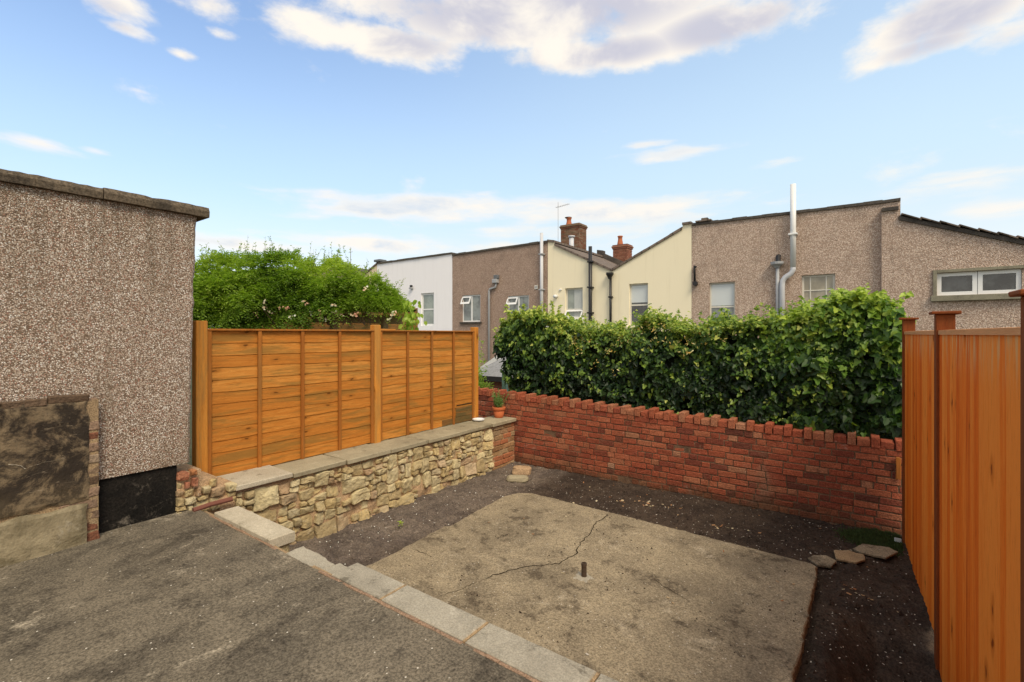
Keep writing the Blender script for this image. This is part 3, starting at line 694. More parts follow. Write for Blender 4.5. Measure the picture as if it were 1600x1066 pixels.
# stub of an old rendered wall against the building
stub = thing('stub_wall', (0.06, -5.8, TZ), 'blackened cracked render stub of old wall against pebbledashed building', 'wall')
def rough_panel(x, y0, y1, z0, z1, n1, n2, amp, thick, seed, mat, name, ragged=0.02):
    mb = MB(); vs = []
    for j in range(n2 + 1):
        for i in range(n1 + 1):
            yy = y0 + (y1 - y0) * i / n1; zz = z0 + (z1 - z0) * j / n2
            if i in (0, n1): yy += ragged * nz3(zz * 9, i, seed)
            if j in (0, n2): zz += ragged * nz3(yy * 8, j, seed) + ragged * .5 * nz3(yy * 24, j, seed)
            edge_ = min(i, n1 - i, j, n2 - j)
            vs.append((x + amp * nz3(yy * 3, zz * 3, seed) + amp * 0.5 * nz3(yy * 12, zz * 12, seed) - (0.008 if edge_ == 0 else 0), yy, zz))
    W = n1 + 1
    fs = [(j * W + i, j * W + i + 1, (j + 1) * W + i + 1, (j + 1) * W + i) for j in range(n2) for i in range(n1)]
    per = [(i, 0) for i in range(n1)] + [(n1, j) for j in range(n2)] + [(i, n2) for i in range(n1, 0, -1)] + [(0, j) for j in range(n2, 0, -1)]
    o = len(vs); k = len(per)
    for i, j in per:
        p = vs[j * W + i]; vs.append((x - thick, p[1], p[2]))
    for q in range(k):
        q2 = (q + 1) % k; a = per[q][1] * W + per[q][0]; a2 = per[q2][1] * W + per[q2][0]
        fs.append((a, a2, o + q2, o + q))
    mb.add(vs, fs)
    return mb.build(name, mat, stub, smooth=False)
rough_panel(0.098, -7.6, -5.475, 0.94, 1.665, 70, 26, 0.012, 0.05, 3.0, 'sooty_render', 'upper_render')
rough_panel(0.118, -7.6, -5.49, 0.60, 0.915, 70, 14, 0.012, 0.07, 5.0, 'pale_render', 'lower_render')
b = MB(); b.box(0.004, 0.0785, -7.6, -5.418, 0.58, 1.66); b.build('mortar', 'tan_mortar', stub)
b = MB(); rg = random.Random(11)
for k in range(13):
    z0_ = 0.62 + k * 0.081; tn_ = rg.choice((0.02, 0.25, 0.32, 0.55, 0.9, 1.0))
    w = 0.215 if k % 2 else 0.1025
    b.box(0.01, 0.082 + rg.uniform(-.006, .004), -5.415 - w, -5.415, z0_ + 0.008, z0_ + 0.072, tn_, 0.006, 0.006)
for k in range(10):
    ya = -5.46 - (k + 1) * 0.225
    b.box(0.01, 0.100 + rg.uniform(-.006, .004), ya, ya + 0.213, 1.645, 1.700 + rg.uniform(-.012, .006), rg.choice((0.0, 0.05, 0.12, 0.5)), 0.008, 0.006)
b.build('brickwork', 'sooty_brick', stub)
def line_strip(pts, w, x, name, mat, parent):
    mb = MB(); L = []; Rr = []
    P_ = []
    for p, q in zip(pts[:-1], pts[1:]):
        for k in range(6): P_.append((p[0] + (q[0] - p[0]) * k / 6, p[1] + (q[1] - p[1]) * k / 6))
    P_.append(pts[-1])
    for i, p in enumerate(P_):
        q0 = P_[max(i - 1, 0)]; q1 = P_[min(i + 1, len(P_) - 1)]; d = Vector((q1[0] - q0[0], q1[1] - q0[1])).normalized(); nn = (-d.y, d.x)
        ww = w * (0.4 + abs(nz3(i * .6, 1, w * 99)))
        e = 0.008 * nz3(i * .7, 5, x)
        L.append((x, p[0] + nn[0] * (ww + e), p[1] + nn[1] * (ww + e))); Rr.append((x - 0.002, p[0] - nn[0] * (ww - e), p[1] - nn[1] * (ww - e)))
    k = len(L); mb.add(L + Rr, [(i, i + 1, k + i + 1, k + i) for i in range(k - 1)])
    return mb.build(name, mat, parent)

SX = 0.1005
for pts, w in (([(-5.79, 1.245), (-5.72, 1.262), (-5.60, 1.27)], .0022), ([(-5.80, 1.24), (-5.83, 1.27), (-5.88, 1.285)], .0016), ([(-6.33, 1.16), (-6.36, 1.075), (-6.44, 1.05)], .003), ([(-6.08, 1.30), (-6.05, 1.27)], .002)):
    line_strip(pts, w, SX + 0.004, 'crack', 'pale_mortar', stub)

# ================================================================== rubble stone wall with concrete copings
sw = thing('stone_wall', (0, -2.2, 0), 'honey coloured rubble stone wall carrying concrete copings below the lap panel fence', 'wall')
CZ = 0.685      # underside of the copings
b = MB(); vs = []; ny_, nz_ = 170, 34
for j in range(nz_ + 1):
    for i in range(ny_ + 1):
        yy = -4.62 + 4.615 * i / ny_; zz = -0.15 + (CZ - 0.004 + 0.15) * j / nz_
        vs.append((-0.020 + 0.026 * nz3(yy * 6, zz * 6, 40) + 0.010 * nz3(yy * 19, zz * 19, 41), yy, zz))
W_ = ny_ + 1; k0 = len(vs)
vs += [(-0.40, -4.62, -0.15), (-0.40, -0.005, -0.15), (-0.40, -0.005, CZ - 0.004), (-0.40, -4.62, CZ - 0.004)]
b.add(vs, [(j * W_ + i, j * W_ + i + 1, (j + 1) * W_ + i + 1, (j + 1) * W_ + i) for j in range(nz_) for i in range(ny_)] + [tuple(nz_ * W_ + i for i in range(W_)) + (k0 + 2, k0 + 3), tuple(j * W_ for j in range(nz_ + 1)) + (k0 + 3, k0), tuple(j * W_ + ny_ for j in range(nz_ + 1)) + (k0 + 2, k0 + 1)])
b.build('mortar', 'stone_mortar', sw)
def rubble(y0, y1, z0, z1, seed, amin):
    rg = random.Random(seed); out = []
    def split(a0, a1, c0, c1):
        w, h = a1 - a0, c1 - c0
        tgt = amin * rg.choice((0.35, 0.6, 0.9, 1.3, 1.9, 2.6)) * (1.25 if (c0 + c1) / 2 < 0.3 else 0.9)
        if w * h < tgt and w / h < 2.4 and h / w < 1.35 or (w < 0.10 and h < 0.10): out.append((a0, a1, c0, c1)); return
        t = rg.uniform(0.36, 0.64)
        if w > h * rg.uniform(0.95, 1.5): split(a0, a0 + w * t, c0, c1); split(a0 + w * t, a1, c0, c1)
        else: split(a0, a1, c0, c0 + h * t); split(a0, a1, c0 + h * t, c1)
    split(y0, y1, z0, z1); return out
b = MB(); rg = random.Random(3)
def stone(b, a0, a1, c0, c1, x=0.0, warp=0.028):
    ins = rg.uniform(0.004, 0.011); base = rg.uniform(-0.018, 0.026); tint = rg.random()
    if rg.random() < 0.10: base -= 0.03
    w, h = a1 - a0, c1 - c0; cutmax = 0.26 * min(w, h)
    cs = [rg.uniform(0.05, 1.0) ** 2 * cutmax for _ in range(4)]
    P_ = []
    def seg(p, q, k=3):
        for i in range(k): P_.append((p[0] + (q[0] - p[0]) * i / k, p[1] + (q[1] - p[1]) * i / k))
    A = (a0 + ins, c0 + ins); B = (a1 - ins, c0 + ins); C_ = (a1 - ins, c1 - ins); D = (a0 + ins, c1 - ins)
    pts = [(A[0] + cs[0], A[1]), (B[0] - cs[1], B[1]), (B[0], B[1] + cs[1] * .8), (C_[0], C_[1] - cs[2] * .8), (C_[0] - cs[2], C_[1]), (D[0] + cs[3], D[1]), (D[0], D[1] - cs[3] * .8), (A[0], A[1] + cs[0] * .8)]
    for i in range(8): seg(pts[i], pts[(i + 1) % 8], 3 if i % 2 == 0 else 2)
    sd = rg.uniform(0, 50)
    def wp(y, z):
        return (y + warp * nz3(y * 5, z * 5, 1.1) + warp * .4 * nz3(y * 13, z * 13, 2.1) + 0.006 * nz3(y * 30, z * 30, sd), z + warp * nz3(y * 5, z * 5, 7.7) + warp * .4 * nz3(y * 13, z * 13, 8.8) + 0.006 * nz3(y * 30, z * 30, sd + 3))
    cy, cz = (a0 + a1) / 2, (c0 + c1) / 2; n = len(P_)
    tilt = (rg.uniform(-.30, .30), rg.uniform(-.30, .30))
    vs = []
    for sc, dep in ((1.0, -0.07), (1.0, 0.002), (0.95, 0.011), (0.72, 0.014), (0.36, 0.015)):
        for (y, z) in P_:
            yy = cy + (y - cy) * sc; zz = cz + (z - cz) * sc; q = wp(yy, zz)
            fx = 0 if dep < -0.05 else base + tilt[0] * (yy - cy) + tilt[1] * (zz - cz) + 0.016 * nz3(q[0] * 11, q[1] * 11, sd) + 0.011 * nz3(q[0] * 27, q[1] * 27, sd)
            vs.append((x + dep + fx, q[0], min(q[1], c1 + .02)))
    q = wp(cy, cz); vs.append((x + base + 0.016 + .02 * nz3(cy * 11, cz * 11, sd), q[0], q[1]))
    fs = [(k * n + i, k * n + (i + 1) % n, (k + 1) * n + (i + 1) % n, (k + 1) * n + i) for k in range(4) for i in range(n)]
    fs += [(4 * n + i, 4 * n + (i + 1) % n, 5 * n) for i in range(n)]
    b.add(vs, fs, tint)
for (a0, a1, c0, c1) in rubble(-4.58, -0.62, -0.06, CZ - 0.012, 21, 0.024): stone(b, a0, a1, c0, c1)
b.build('stonework', 'rubble_stone', sw)
# brick quoin at the far end
b = MB(); rg = random.Random(8)
for k in range(9):
    z0_ = -0.05 + k * 0.0815
    cuts = [-0.60 + rg.uniform(-.05, .05)] + ([-0.40, -0.19, -0.005] if k % 2 else [-0.32, -0.11, -0.005])
    for ya, yb in zip(cuts[:-1], cuts[1:]):
        b.box(-0.09, rg.uniform(-0.012, 0.004), ya + 0.006, yb - 0.006, z0_ + 0.007, z0_ + 0.0745, (0.62 if k in (1, 2) else rg.random()), 0.007, 0.003)
b.build('brick_quoin', 'brown_brick', sw)
# brick and stone stack where the wall meets the building
b = MB(); rg = random.Random(5)
rs = MB(); rg = random.Random(5); st_keep = rg
def step_top(y): return 0.98 if y < -4.70 else (0.88 if y < -4.57 else 0.79)
for (a0, a1, c0, c1) in rubble(-4.90, -4.42, TZ - 0.06, 0.98, 9, 0.011):
    if c1 > step_top((a0 + a1) / 2) + 0.03: continue
    stone(b if (c0 + c1) / 2 > 0.76 and rg.random() < .75 else rs, a0, a1, c0, c1, 0.0, 0.012)
b.build('brick_stack', 'old_brick', sw); rs.build('end_stonework', 'rubble_stone', sw)
b = MB()
for ya, yb in ((-4.89, -4.70), (-4.70, -4.57), (-4.57, -4.42)): b.box(-0.34, -0.025, ya, yb, TZ - 0.1, step_top(ya + .01) - 0.02)
b.build('end_core', 'stone_mortar', sw)
# copings
cops = [(-4.44, -3.90, 0.018, 'light_paver'), (-3.89, -3.28, 0.0, 'coping_concrete'), (-3.27, -2.66, 0.002, 'coping_concrete'), (-2.65, -2.03, -0.002, 'coping_concrete'), (-2.02, -1.40, 0.001, 'coping_concrete'), (-1.39, -0.66, 0.0, 'coping_concrete'), (-0.65, -0.012, 0.001, 'coping_concrete')]
for i, (ya, yb, dz, mt) in enumerate(cops):
    b = MB(); b.box(-0.425, 0.038 + 0.004 * (-1) ** i, ya + .003, yb - .003, CZ + 0.002 + dz, CZ + 0.054 + dz, 0.5, 0.006, 0.004)
    o = b.build('coping_slab', mt, sw)
    if i == 0: o['label'] = 'clean pale raised coping slab'
b = MB(); b.box(-0.28, 0.0, -4.43, -3.92, CZ - 0.008, CZ + 0.0185, 0.3, 0.006, 0.004); b.build('coping_bed', 'red_mortar', sw)
# loose red tile lying where terrace, pale paver and stone wall meet
pa, pb = Vector((0.06, -4.52, TZ + 0.045)), Vector((0.09, -4.78, TZ + 0.02))
b = MB(); b.tube([Vector((0.075, -4.80, TZ + .012)), Vector((0.07, -4.66, TZ + .022)), Vector((0.10, -4.50, TZ + 0.03))], 0.022, 8)
tag(b.build('clay_tile', 'clay_tile'), 'narrow dark red tile strip lying between the pale paver and stone wall', 'tile')

# ================================================================== lap panel fence on the left
FX = -0.445
fence = thing('panel_fence', (FX, -2.5, 0.74), 'orange stained lap panel fence standing behind the stone wall copings', 'fence')
FZ0, FZ1 = 0.745, 2.185
for i, (yc, zt, w, x_off) in enumerate([(-4.555, 2.265, 0.10, 0.02), (-2.52, 2.255, 0.095, 0.02), (-0.53, 2.25, 0.095, 0.01)]):
    b = MB(); b.box(FX - 0.06 + x_off, FX + 0.04 + x_off, yc - w / 2, yc + w / 2, 0.0 if i == 0 else 0.70, zt, rng.random(), 0.005, 0.002)
    b.build('post', 'post_wood', fence)
def lap_panel(ya, yb, wet):
    rg = random.Random(int(-ya * 10))
    b = MB(); bw = MB(); n_s = 12; pitch = (FZ1 - FZ0 - 0.02) / n_s; nseg = 40
    for k in range(n_s):
        zb = FZ0 + k * pitch; zt = zb + pitch + 0.022
        tint = rg.random(); vs = []; sd = rg.uniform(0, 99)
        for i in range(nseg + 1):
            yy = ya + (yb - ya) * i / nseg
            e = 0.010 * nz3(yy * 2.3, sd, 1) + 0.0045 * nz3(yy * 8, sd, 2)
            bow = 0.003 * nz3(yy * 1.9, sd, 5)
            x0_ = FX + 0.009 + bow
            vs += [(x0_, yy, zb + e), (x0_ + 0.006, yy, zb + e), (x0_ - 0.002, yy, zt), (x0_ - 0.009, yy, zt)]
        fs = [(i * 4 + q, i * 4 + (q + 1) % 4, (i + 1) * 4 + (q + 1) % 4, (i + 1) * 4 + q) for i in range(nseg) for q in range(4)]
        fs += [(0, 1, 2, 3), tuple(nseg * 4 + q for q in range(4))]
        b.add(vs, fs, tint)
    p = b.build('panel', 'lap_wood', fence)
    for t in (0.0, 0.25, 0.5, 0.75, 1.0):
        c_ = ya + 0.018 + (yb - ya - 0.036) * t
        mb = MB(); mb.box(FX + 0.0195, FX + 0.043, c_ - 0.018, c_ + 0.018, FZ0 - 0.005, FZ1 - 0.012, rg.random(), 0.003, 0.0015)
        mb.build('batten', 'batten_wood', p)
    mb = MB(); mb.box(FX - 0.03, FX + 0.05, ya, yb, FZ1 - 0.012, FZ1 + 0.006, 0.7, 0.003, 0.002)
    mb.build('capping', 'batten_wood', p)
    if wet:   # rotten dark boards at the lower far corner
        mb = MB()
        for k, (y_0, zb, zt) in enumerate([(-1.30, FZ0 + 0.005, FZ0 + 0.095), (-1.0, FZ0 + 0.10, FZ0 + 0.165), (-1.0, FZ0 + 0.17, FZ0 + 0.245)]):
            mb.box(FX + 0.0185, FX + 0.0235, y_0, yb - 0.04, zb, zt, rg.random() * .6, 0.002, 0.002)
        mb.build('rotten_board', 'wet_wood', p)
        mb = MB(); mb.box(FX + 0.0185, FX + 0.0200, -0.98, yb - 0.04, FZ0 + 0.272, FZ0 + 0.285); mb.build('gap', 'window_black', p)
lap_panel(-4.500, -2.570, False)
lap_panel(-2.470, -0.580, True)
b = MB(); b.box(FX + 0.0, FX + 0.045, -2.46, -2.22, FZ1 + 0.0065, FZ1 + 0.020, 0.8, 0.003, 0.004)
b.build('loose_strip', 'lap_wood', fence)

# ================================================================== brick boundary wall at the back
bw = thing('brick_wall', (2.3, 0.1, 0), 'red brick boundary wall with toothed top course in front of the ivy hedge', 'wall')
def wtop(x): return 1.115 - 0.0275 * x
XA, XB = -1.0, 5.30
N_C = 12
b = MB(); nb = 60
mt = MB()
for i in range(nb):
    xa = XA + (XB - XA) * i / nb; xb = XA + (XB - XA) * (i + 1) / nb
    mt.add([(xa, 0.0085, -0.2), (xb, 0.0085, -0.2), (xb, 0.0085, wtop(xb) - 0.075), (xa, 0.0085, wtop(xa) - 0.075), (xa, 0.22, -0.2), (xb, 0.22, -0.2), (xb, 0.22, wtop(xb) - 0.075), (xa, 0.22, wtop(xa) - 0.075)],
           [(0, 1, 2, 3), (3, 2, 6, 7), (4, 5, 6, 7)])
mt.build('mortar', 'brick_mortar', bw)
rg = random.Random(13)
for k in range(-1, N_C):
    x = XA - rg.uniform(0, .2)
    while x < XB:
        L = 0.219 if rg.random() < 0.55 else 0.107
        L *= rg.uniform(0.95, 1.03)
        sc = (wtop(x) - 0.080) / N_C
        z0_ = k * sc + 0.010 * nz3(x * .55, k * .25, 2); z1_ = z0_ + sc
        pr = rg.uniform(-0.004, 0.003) + (0.005 * nz3(x * .7, k * .7, 9))
        if rg.random() < 0.04: pr += 0.006
        b.box(x + 0.0055, x + L - 0.0055, pr, 0.1, z0_ + 0.006 + rg.uniform(-.002, .003), z1_ - 0.006 + rg.uniform(-.003, .002), min(1, max(0, rg.gauss(0.42, 0.21))), 0.004, 0.003)
        x += L
b.build('brickwork', 'red_brick', bw)
b = MB(); x = XA - 0.02; k = 0
while x < XB:
    z0_ = wtop(x) - 0.082
    w = 0.086
    gap = 0.118 + rg.uniform(-.006, .006)
    b.box(x + .004, x + w - .004, -0.012 + rg.uniform(-.008, .006), 0.215, z0_, z0_ + 0.122 + rg.uniform(-.010, .008), 0.45 + 0.4 * rg.random(), 0.006, 0.003)
    x += w
    b.box(x + .004, x + gap - .004, -0.004 + rg.uniform(-.006, .006), 0.21, z0_, z0_ + 0.080 + rg.uniform(-.008, .004), 0.3 + 0.6 * rg.random(), 0.006, 0.004)
    x += gap; k += 1
b.build('toothed_course', 'red_brick', bw)

# pot and dish on the copings
CT = CZ + 0.0555
pot = thing('plant_pot', (-0.235, -0.145, CT), 'terracotta pot with a wispy green herb on the end coping by the brick wall', 'plant pot')
b = MB(); c_ = (-0.235, -0.145, CT)
b.lathe(c_, [(0.070, 0.0), (0.074, 0.004), (0.096, 0.125)], 28); b.build('body', 'terracotta', pot, True)
b = MB(); b.lathe(c_, [(0.108, 0.128), (0.112, 0.134), (0.116, 0.172), (0.113, 0.178), (0.104, 0.178), (0.10, 0.165)], 28); b.build('rim', 'terracotta', pot, True)
b = MB(); b.lathe(c_, [(0.094, 0.150), (0.05, 0.160), (0.01, 0.163)], 20); b.build('compost', 'compost', pot, True)
rg = np.random.default_rng(5)
Cc, Nn, Tt, Ss = [], [], [], []; st = MB()
for k in range(44):
    a = rg.uniform(0, 6.28); lean = rg.uniform(0, .55); h = rg.uniform(.10, .34); r0 = rg.uniform(0, .06)
    p0 = Vector((c_[0] + r0 * math.cos(a), c_[1] + r0 * math.sin(a), c_[2] + .155)); d = Vector((math.cos(a) * lean, math.sin(a) * lean, 1)).normalized()
    p1 = p0 + d * h; st.tube([p0, p0.lerp(p1, .5) + Vector((0, 0, .006)), p1], [0.002, .0017, .0008], 4, False)
    for q in range(15):
        t = rg.uniform(.12, 1.0); p = p0.lerp(p1, t); Cc.append(p); Nn.append(rg.normal(size=3)); Tt.append((rg.normal() * .6 + d.x, rg.normal() * .6 + d.y, 0.8)); Ss.append(rg.uniform(.02, .045))
st.build('stem', 'herb_leaf', pot)
leaves('foliage', Cc, Nn, Tt, Ss, 'lance', rg.random(len(Cc)), 'herb_leaf', pot)
dish = thing('saucer', (-0.31, -0.60, CT), 'stack of small white saucers on the coping at the fence end', 'saucer')
b = MB(); c_ = (-0.30, -0.60, CT)
b.lathe(c_, [(0.060, 0.0), (0.066, 0.003), (0.098, 0.020), (0.101, 0.024), (0.095, 0.024), (0.062, 0.009), (0.005, 0.008)], 32); b.build('saucer_body', 'porcelain', dish, True)
b = MB(); b.lathe(c_, [(0.062, 0.0115), (0.097, 0.0285), (0.099, 0.035), (0.096, 0.037), (0.091, 0.036), (0.058, 0.018), (0.005, 0.017)], 32); b.build('upper_saucer', 'porcelain', dish, True)

# ================================================================== closeboard fence on the right
rf = thing('board_fence', (5.05, -2.1, 0), 'tall vertical board fence with orange boards and dark capped posts on the right', 'fence')
posts = [(5.000, -0.19, 2.285), (5.052, -2.085, 2.275), (5.082, -4.05, 2.275), (5.10, -6.0, 2.275)]
for (x, y, zt) in posts:
    b = MB(); b.box(x, x + 0.10, y - 0.05, y + 0.05, -0.6, zt, rng.random(), 0.004, 0.001); p = b.build('post', 'dark_post', rf)
    b = MB(); b.box(x - 0.026, x + 0.126, y - 0.076, y + 0.076, zt, zt + 0.020, rng.random(), 0.004, 0.001); b.build('cap', 'dark_post', p)
def board_panel(p, q, z0, z1, seed):
    rg = random.Random(seed); b = MB(); (xa, ya), (xb, yb) = p, q; L = math.dist(p, q); u = ((xb - xa) / L, (yb - ya) / L); s = 0.0
    nrm = (u[1], -u[0])
    if nrm[0] > 0: nrm = (-nrm[0], -nrm[1])
    while s < L - 0.01:
        w = rg.uniform(0.082, 0.104); e = min(s + w + 0.012, L); zz = z0 + rg.uniform(-.006, .006); t = rg.random()
        def P3(d, h, z): return (xa + u[0] * d + nrm[0] * h, ya + u[1] * d + nrm[1] * h, z)
        ha, hb = 0.013, 0.006
        zt = z1 - 0.02
        b.add([P3(s, 0, zz), P3(s, ha, zz), P3(e, hb - 0.004, zz), P3(e, 0, zz), P3(s, 0, zt), P3(s, ha, zt), P3(e, hb - .004, zt), P3(e, 0, zt)],
              [(0, 1, 2, 3), (4, 5, 6, 7), (0, 1, 5, 4), (1, 2, 6, 5), (2, 3, 7, 6), (3, 0, 4, 7)], t)
        s += w
    o = b.build('panel', 'board_wood', rf)
    b = MB()
    def P3(d, h, z): return (xa + u[0] * d + nrm[0] * h, ya + u[1] * d + nrm[1] * h, z)
    b.add([P3(0, -.04, z1 - .03), P3(0, .020, z1 - .03), P3(0, .020, z1), P3(0, -.04, z1 + .004), P3(L, -.04, z1 - .03), P3(L, .020, z1 - .03), P3(L, .020, z1), P3(L, -.04, z1 + .004)],
          [(0, 1, 2, 3), (4, 5, 6, 7), (0, 1, 5, 4), (1, 2, 6, 5), (2, 3, 7, 6), (3, 0, 4, 7)])
    b.build('capping', 'capping_wood', o)
    return o
for (a, c_), sd in zip(zip(posts[:-1], posts[1:]), (1, 2, 3)):
    board_panel((a[0] + 0.031, a[1] - 0.0505), (c_[0] + 0.031, c_[1] + 0.0505), -0.03 if sd == 1 else -0.35, 2.165, sd)
b = MB(); b.box(4.962, 4.998, -0.035, -0.012, 0.60, 0.84, 0.5, 0.004, 0.006)
tag(b.build('timber_offcut', 'orange_timber'), 'bright orange timber offcut fixed against the brick wall beside the first dark post', 'offcut')

# ================================================================== small things on the garden floor
def rock(name, c, sx, sy, sz, rot, mat, label, cat, seed, group=None):
    n, m_ = 18, 9; vs = []; rg = random.Random(seed)
    for j in range(m_ + 1):
        ph = math.pi * j / m_ - math.pi / 2
        for i in range(n):
            th = 2 * math.pi * i / n
            def sg(v, e): return math.copysign(abs(v) ** e, v)
            x = sg(math.cos(th), .45) * sg(math.cos(ph), .35); y = sg(math.sin(th), .45) * sg(math.cos(ph), .35); z = sg(math.sin(ph), .6)
            k = 1 + 0.20 * nz3(x * 1.3 + seed, y * 1.3, z) + 0.09 * nz3(x * 4 + seed, y * 4, z * 3)
            x *= sx / 2 * k; y *= sy / 2 * k; z = z * sz / 2 * (1 + 0.12 * nz3(x * 14, y * 14, seed))
            vs.append((c[0] + x * math.cos(rot) - y * math.sin(rot), c[1] + x * math.sin(rot) + y * math.cos(rot), c[2] + z))
    fs = [(j * n + i, j * n + (i + 1) % n, (j + 1) * n + (i + 1) % n, (j + 1) * n + i) for j in range(m_) for i in range(n)]
    b = MB(); b.add(vs, fs, rg.random())
    return tag(b.build(name, mat), label, cat, group)
SG = 'loose flat stones on the soil'
rock('stone', (0.47, -0.50, 0.045), 0.28, 0.20, 0.13, 0.35, 'stone_mortar', 'thicker tan stone on the soil close to the wall corner', 'stone', 1, SG)
rock('stone', (0.63, -0.83, 0.035), 0.31, 0.15, 0.085, 0.55, 'coping_concrete', 'flat pale stone on the soil just in front of a thicker stone', 'stone', 2, SG)
def flag(c, sx, sy, th, rot, mat, label, seed):
    rg = random.Random(seed); n = rg.choice((5, 6, 6)); pts = []
    for i in range(n):
        a = 2 * math.pi * (i + rg.uniform(-.28, .28)) / n; k = rg.uniform(.85, 1.15); pts.append((sx / 2 * k * math.cos(a), sy / 2 * k * math.sin(a)))
    e = densify(pts, 0.018); e = [(x + .007 * nz3(x * 40, y * 40, seed), y + .007 * nz3(x * 40, y * 40, seed + 9)) for x, y in e]; n = len(e); vs = []
    for sc, z in ((1.0, -.5), (1.02, .30), (.96, .5), (.5, .52)):
        for x, y in e:
            x2, y2 = x * sc, y * sc; vs.append((c[0] + x2 * math.cos(rot) - y2 * math.sin(rot), c[1] + x2 * math.sin(rot) + y2 * math.cos(rot), c[2] + z * th + .05 * x2 + .004 * nz3(x2 * 16, y2 * 16, seed + 5)))
    b = MB(); b.add(vs, [(k * n + i, k * n + (i + 1) % n, (k + 1) * n + (i + 1) % n, (k + 1) * n + i) for k in range(3) for i in range(n)] + [tuple(3 * n + i for i in range(n))], rg.random())
    return tag(b.build('stone', mat), label, 'stone', SG)
flag((4.37, -1.20, 0.025), 0.25, 0.27, 0.020, 0.3, 'slab_concrete', 'flat tan stone on the soil touching the back corner of the slab', 23)
flag((4.565, -0.97, 0.035), 0.27, 0.27, 0.020, 0.75, 'tan_mortar', 'sandy orange flat stone, middle one of a row of three', 24)
flag((4.76, -0.68, 0.035), 0.34, 0.28, 0.022, 0.2, 'slab_concrete', 'largest flat stone beside the moss near the board fence', 25)

mp = thing('metal_pipe', (2.727, -2.83, 0.065), 'short rusty upright pipe stub set in the middle of the concrete slab', 'pipe')
b = MB(); b.lathe((2.727, -2.83, 0.05), [(0.024, 0.0), (0.023, 0.03), (0.0215, 0.105), (0.024, 0.11), (0.024, 0.135), (0.017, 0.136), (0.016, 0.10)], 14); b.build('tube', 'rusty_pipe', mp)
b = MB(); rgm = random.Random(3); n = 26
rim = []
for i in range(n):
    a = 2 * math.pi * i / n; r_ = 0.066 + 0.045 * nz3(math.cos(a) * 2, math.sin(a) * 2, 3) + rgm.uniform(-.022, .022); rim.append((2.727 + r_ * 1.15 * math.cos(a), -2.83 + r_ * math.sin(a), 0.066))
inn = [(2.727 + .5 * (p[0] - 2.727), -2.83 + .5 * (p[1] + 2.83), 0.074) for p in rim]
b.add(rim + inn, [(i, (i + 1) % n, n + (i + 1) % n, n + i) for i in range(n)] + [tuple(range(n, 2 * n))]); b.build('cement_collar', 'kerb_concrete', mp)

rg = np.random.default_rng(12)
def floor_z(x, y):
    return 0.066 if (1.0 < x < 4.3 and y < -1.38) else soil_z(x, y) + 0.003
def flakes(name, P_, sz, mat, label):
    V = []; T = []
    for (x, y), s in zip(P_, sz):
        z = floor_z(x, y); a = rg.uniform(0, 6.28); el_ = rg.uniform(.3, .9)
        u = np.array([math.cos(a), math.sin(a), rg.uniform(-.35, .35)]) * s; w_ = np.array([-math.sin(a), math.cos(a), rg.uniform(-.35, .35)]) * s * el_
        c0 = np.array([x, y, z + s * .25])
        for q in (-u - w_, u - w_ * .6, u * .8 + w_, -u * .7 + w_ * .8): V.append(c0 + q)
        T.append(rg.random())
    return tag(np_mesh(name, V, 4, T, mat), label, name.replace('_', ' '), kind='stuff')
P_ = []; S_ = []
while len(P_) < 900:
    x = rg.uniform(0.15, 5.0); y = rg.uniform(-4.5, -0.05)
    if 1.0 < x < 4.32 and y < -1.32:
        if rg.random() < 0.93: continue
    elif x < 1.0 and rg.random() < .65: continue
    elif y > -1.3 and nz3(x * 1.5, y * 1.5, 4) < -.15 and rg.random() < .6: continue
    P_.append((x, y)); S_.append(rg.choice([.004, .006, .008, .012], p=[.45, .37, .15, .03]))
flakes('wood_chips', P_, S_, 'wood_chip', 'pale wood chips and flecks scattered over the dark soil')
P_ = []; S_ = []
for (x, y) in [(2.15, -.75), (2.4, -.62), (2.75, -.55), (3.4, -.8), (2.55, -.7), (4.6, -1.6)]:
    for k in range(9): P_.append((x + rg.normal() * .06, y + rg.normal() * .05)); S_.append(rg.uniform(.008, .022))
for k in range(60): P_.append((rg.uniform(1.2, 5.0), rg.uniform(-1.25, -.05) if rg.random() < .7 else rg.uniform(-3, -1.3))); S_.append(rg.uniform(.008, .018))
flakes('dead_leaves', P_, S_, 'dry_leaf', 'dry brown leaf scraps lying on the soil by the brick wall')

# crumbs of soil and grit on the slab and the terrace
C_ = []; T_ = []
def crumb(x, y, z, s):
    pts = [np.array([x, y, z]) + np.array(q) * s * rg.uniform(.6, 1.3) for q in ((1, 0, 0), (-.5, .8, 0), (-.5, -.8, 0), (0, 0, 1.0))]
    for f in ((0, 1, 3), (1, 2, 3), (2, 0, 3)): C_.extend([pts[i] for i in f]); T_.append(rg.random())
for k in range(5200):
    x = rg.uniform(0.1, 5.0); y = rg.uniform(-4.5, 0)
    if 1.0 < x < 4.32 and y < -1.32:
        if nz3(x * 1.8, y * 1.8, 20) < 0.16: continue
        crumb(x, y, 0.0655, rg.choice([.003, .005, .008, .012], p=[.4, .35, .19, .06]))
    else: crumb(x, y, soil_z(x, y), rg.choice([.006, .010, .016, .026], p=[.4, .35, .2, .05]))
tag(np_mesh('soil_crumbs', C_, 3, T_, 'soil'), 'dark crumbs of earth scattered on the bed and slab', 'soil crumbs', kind='stuff')

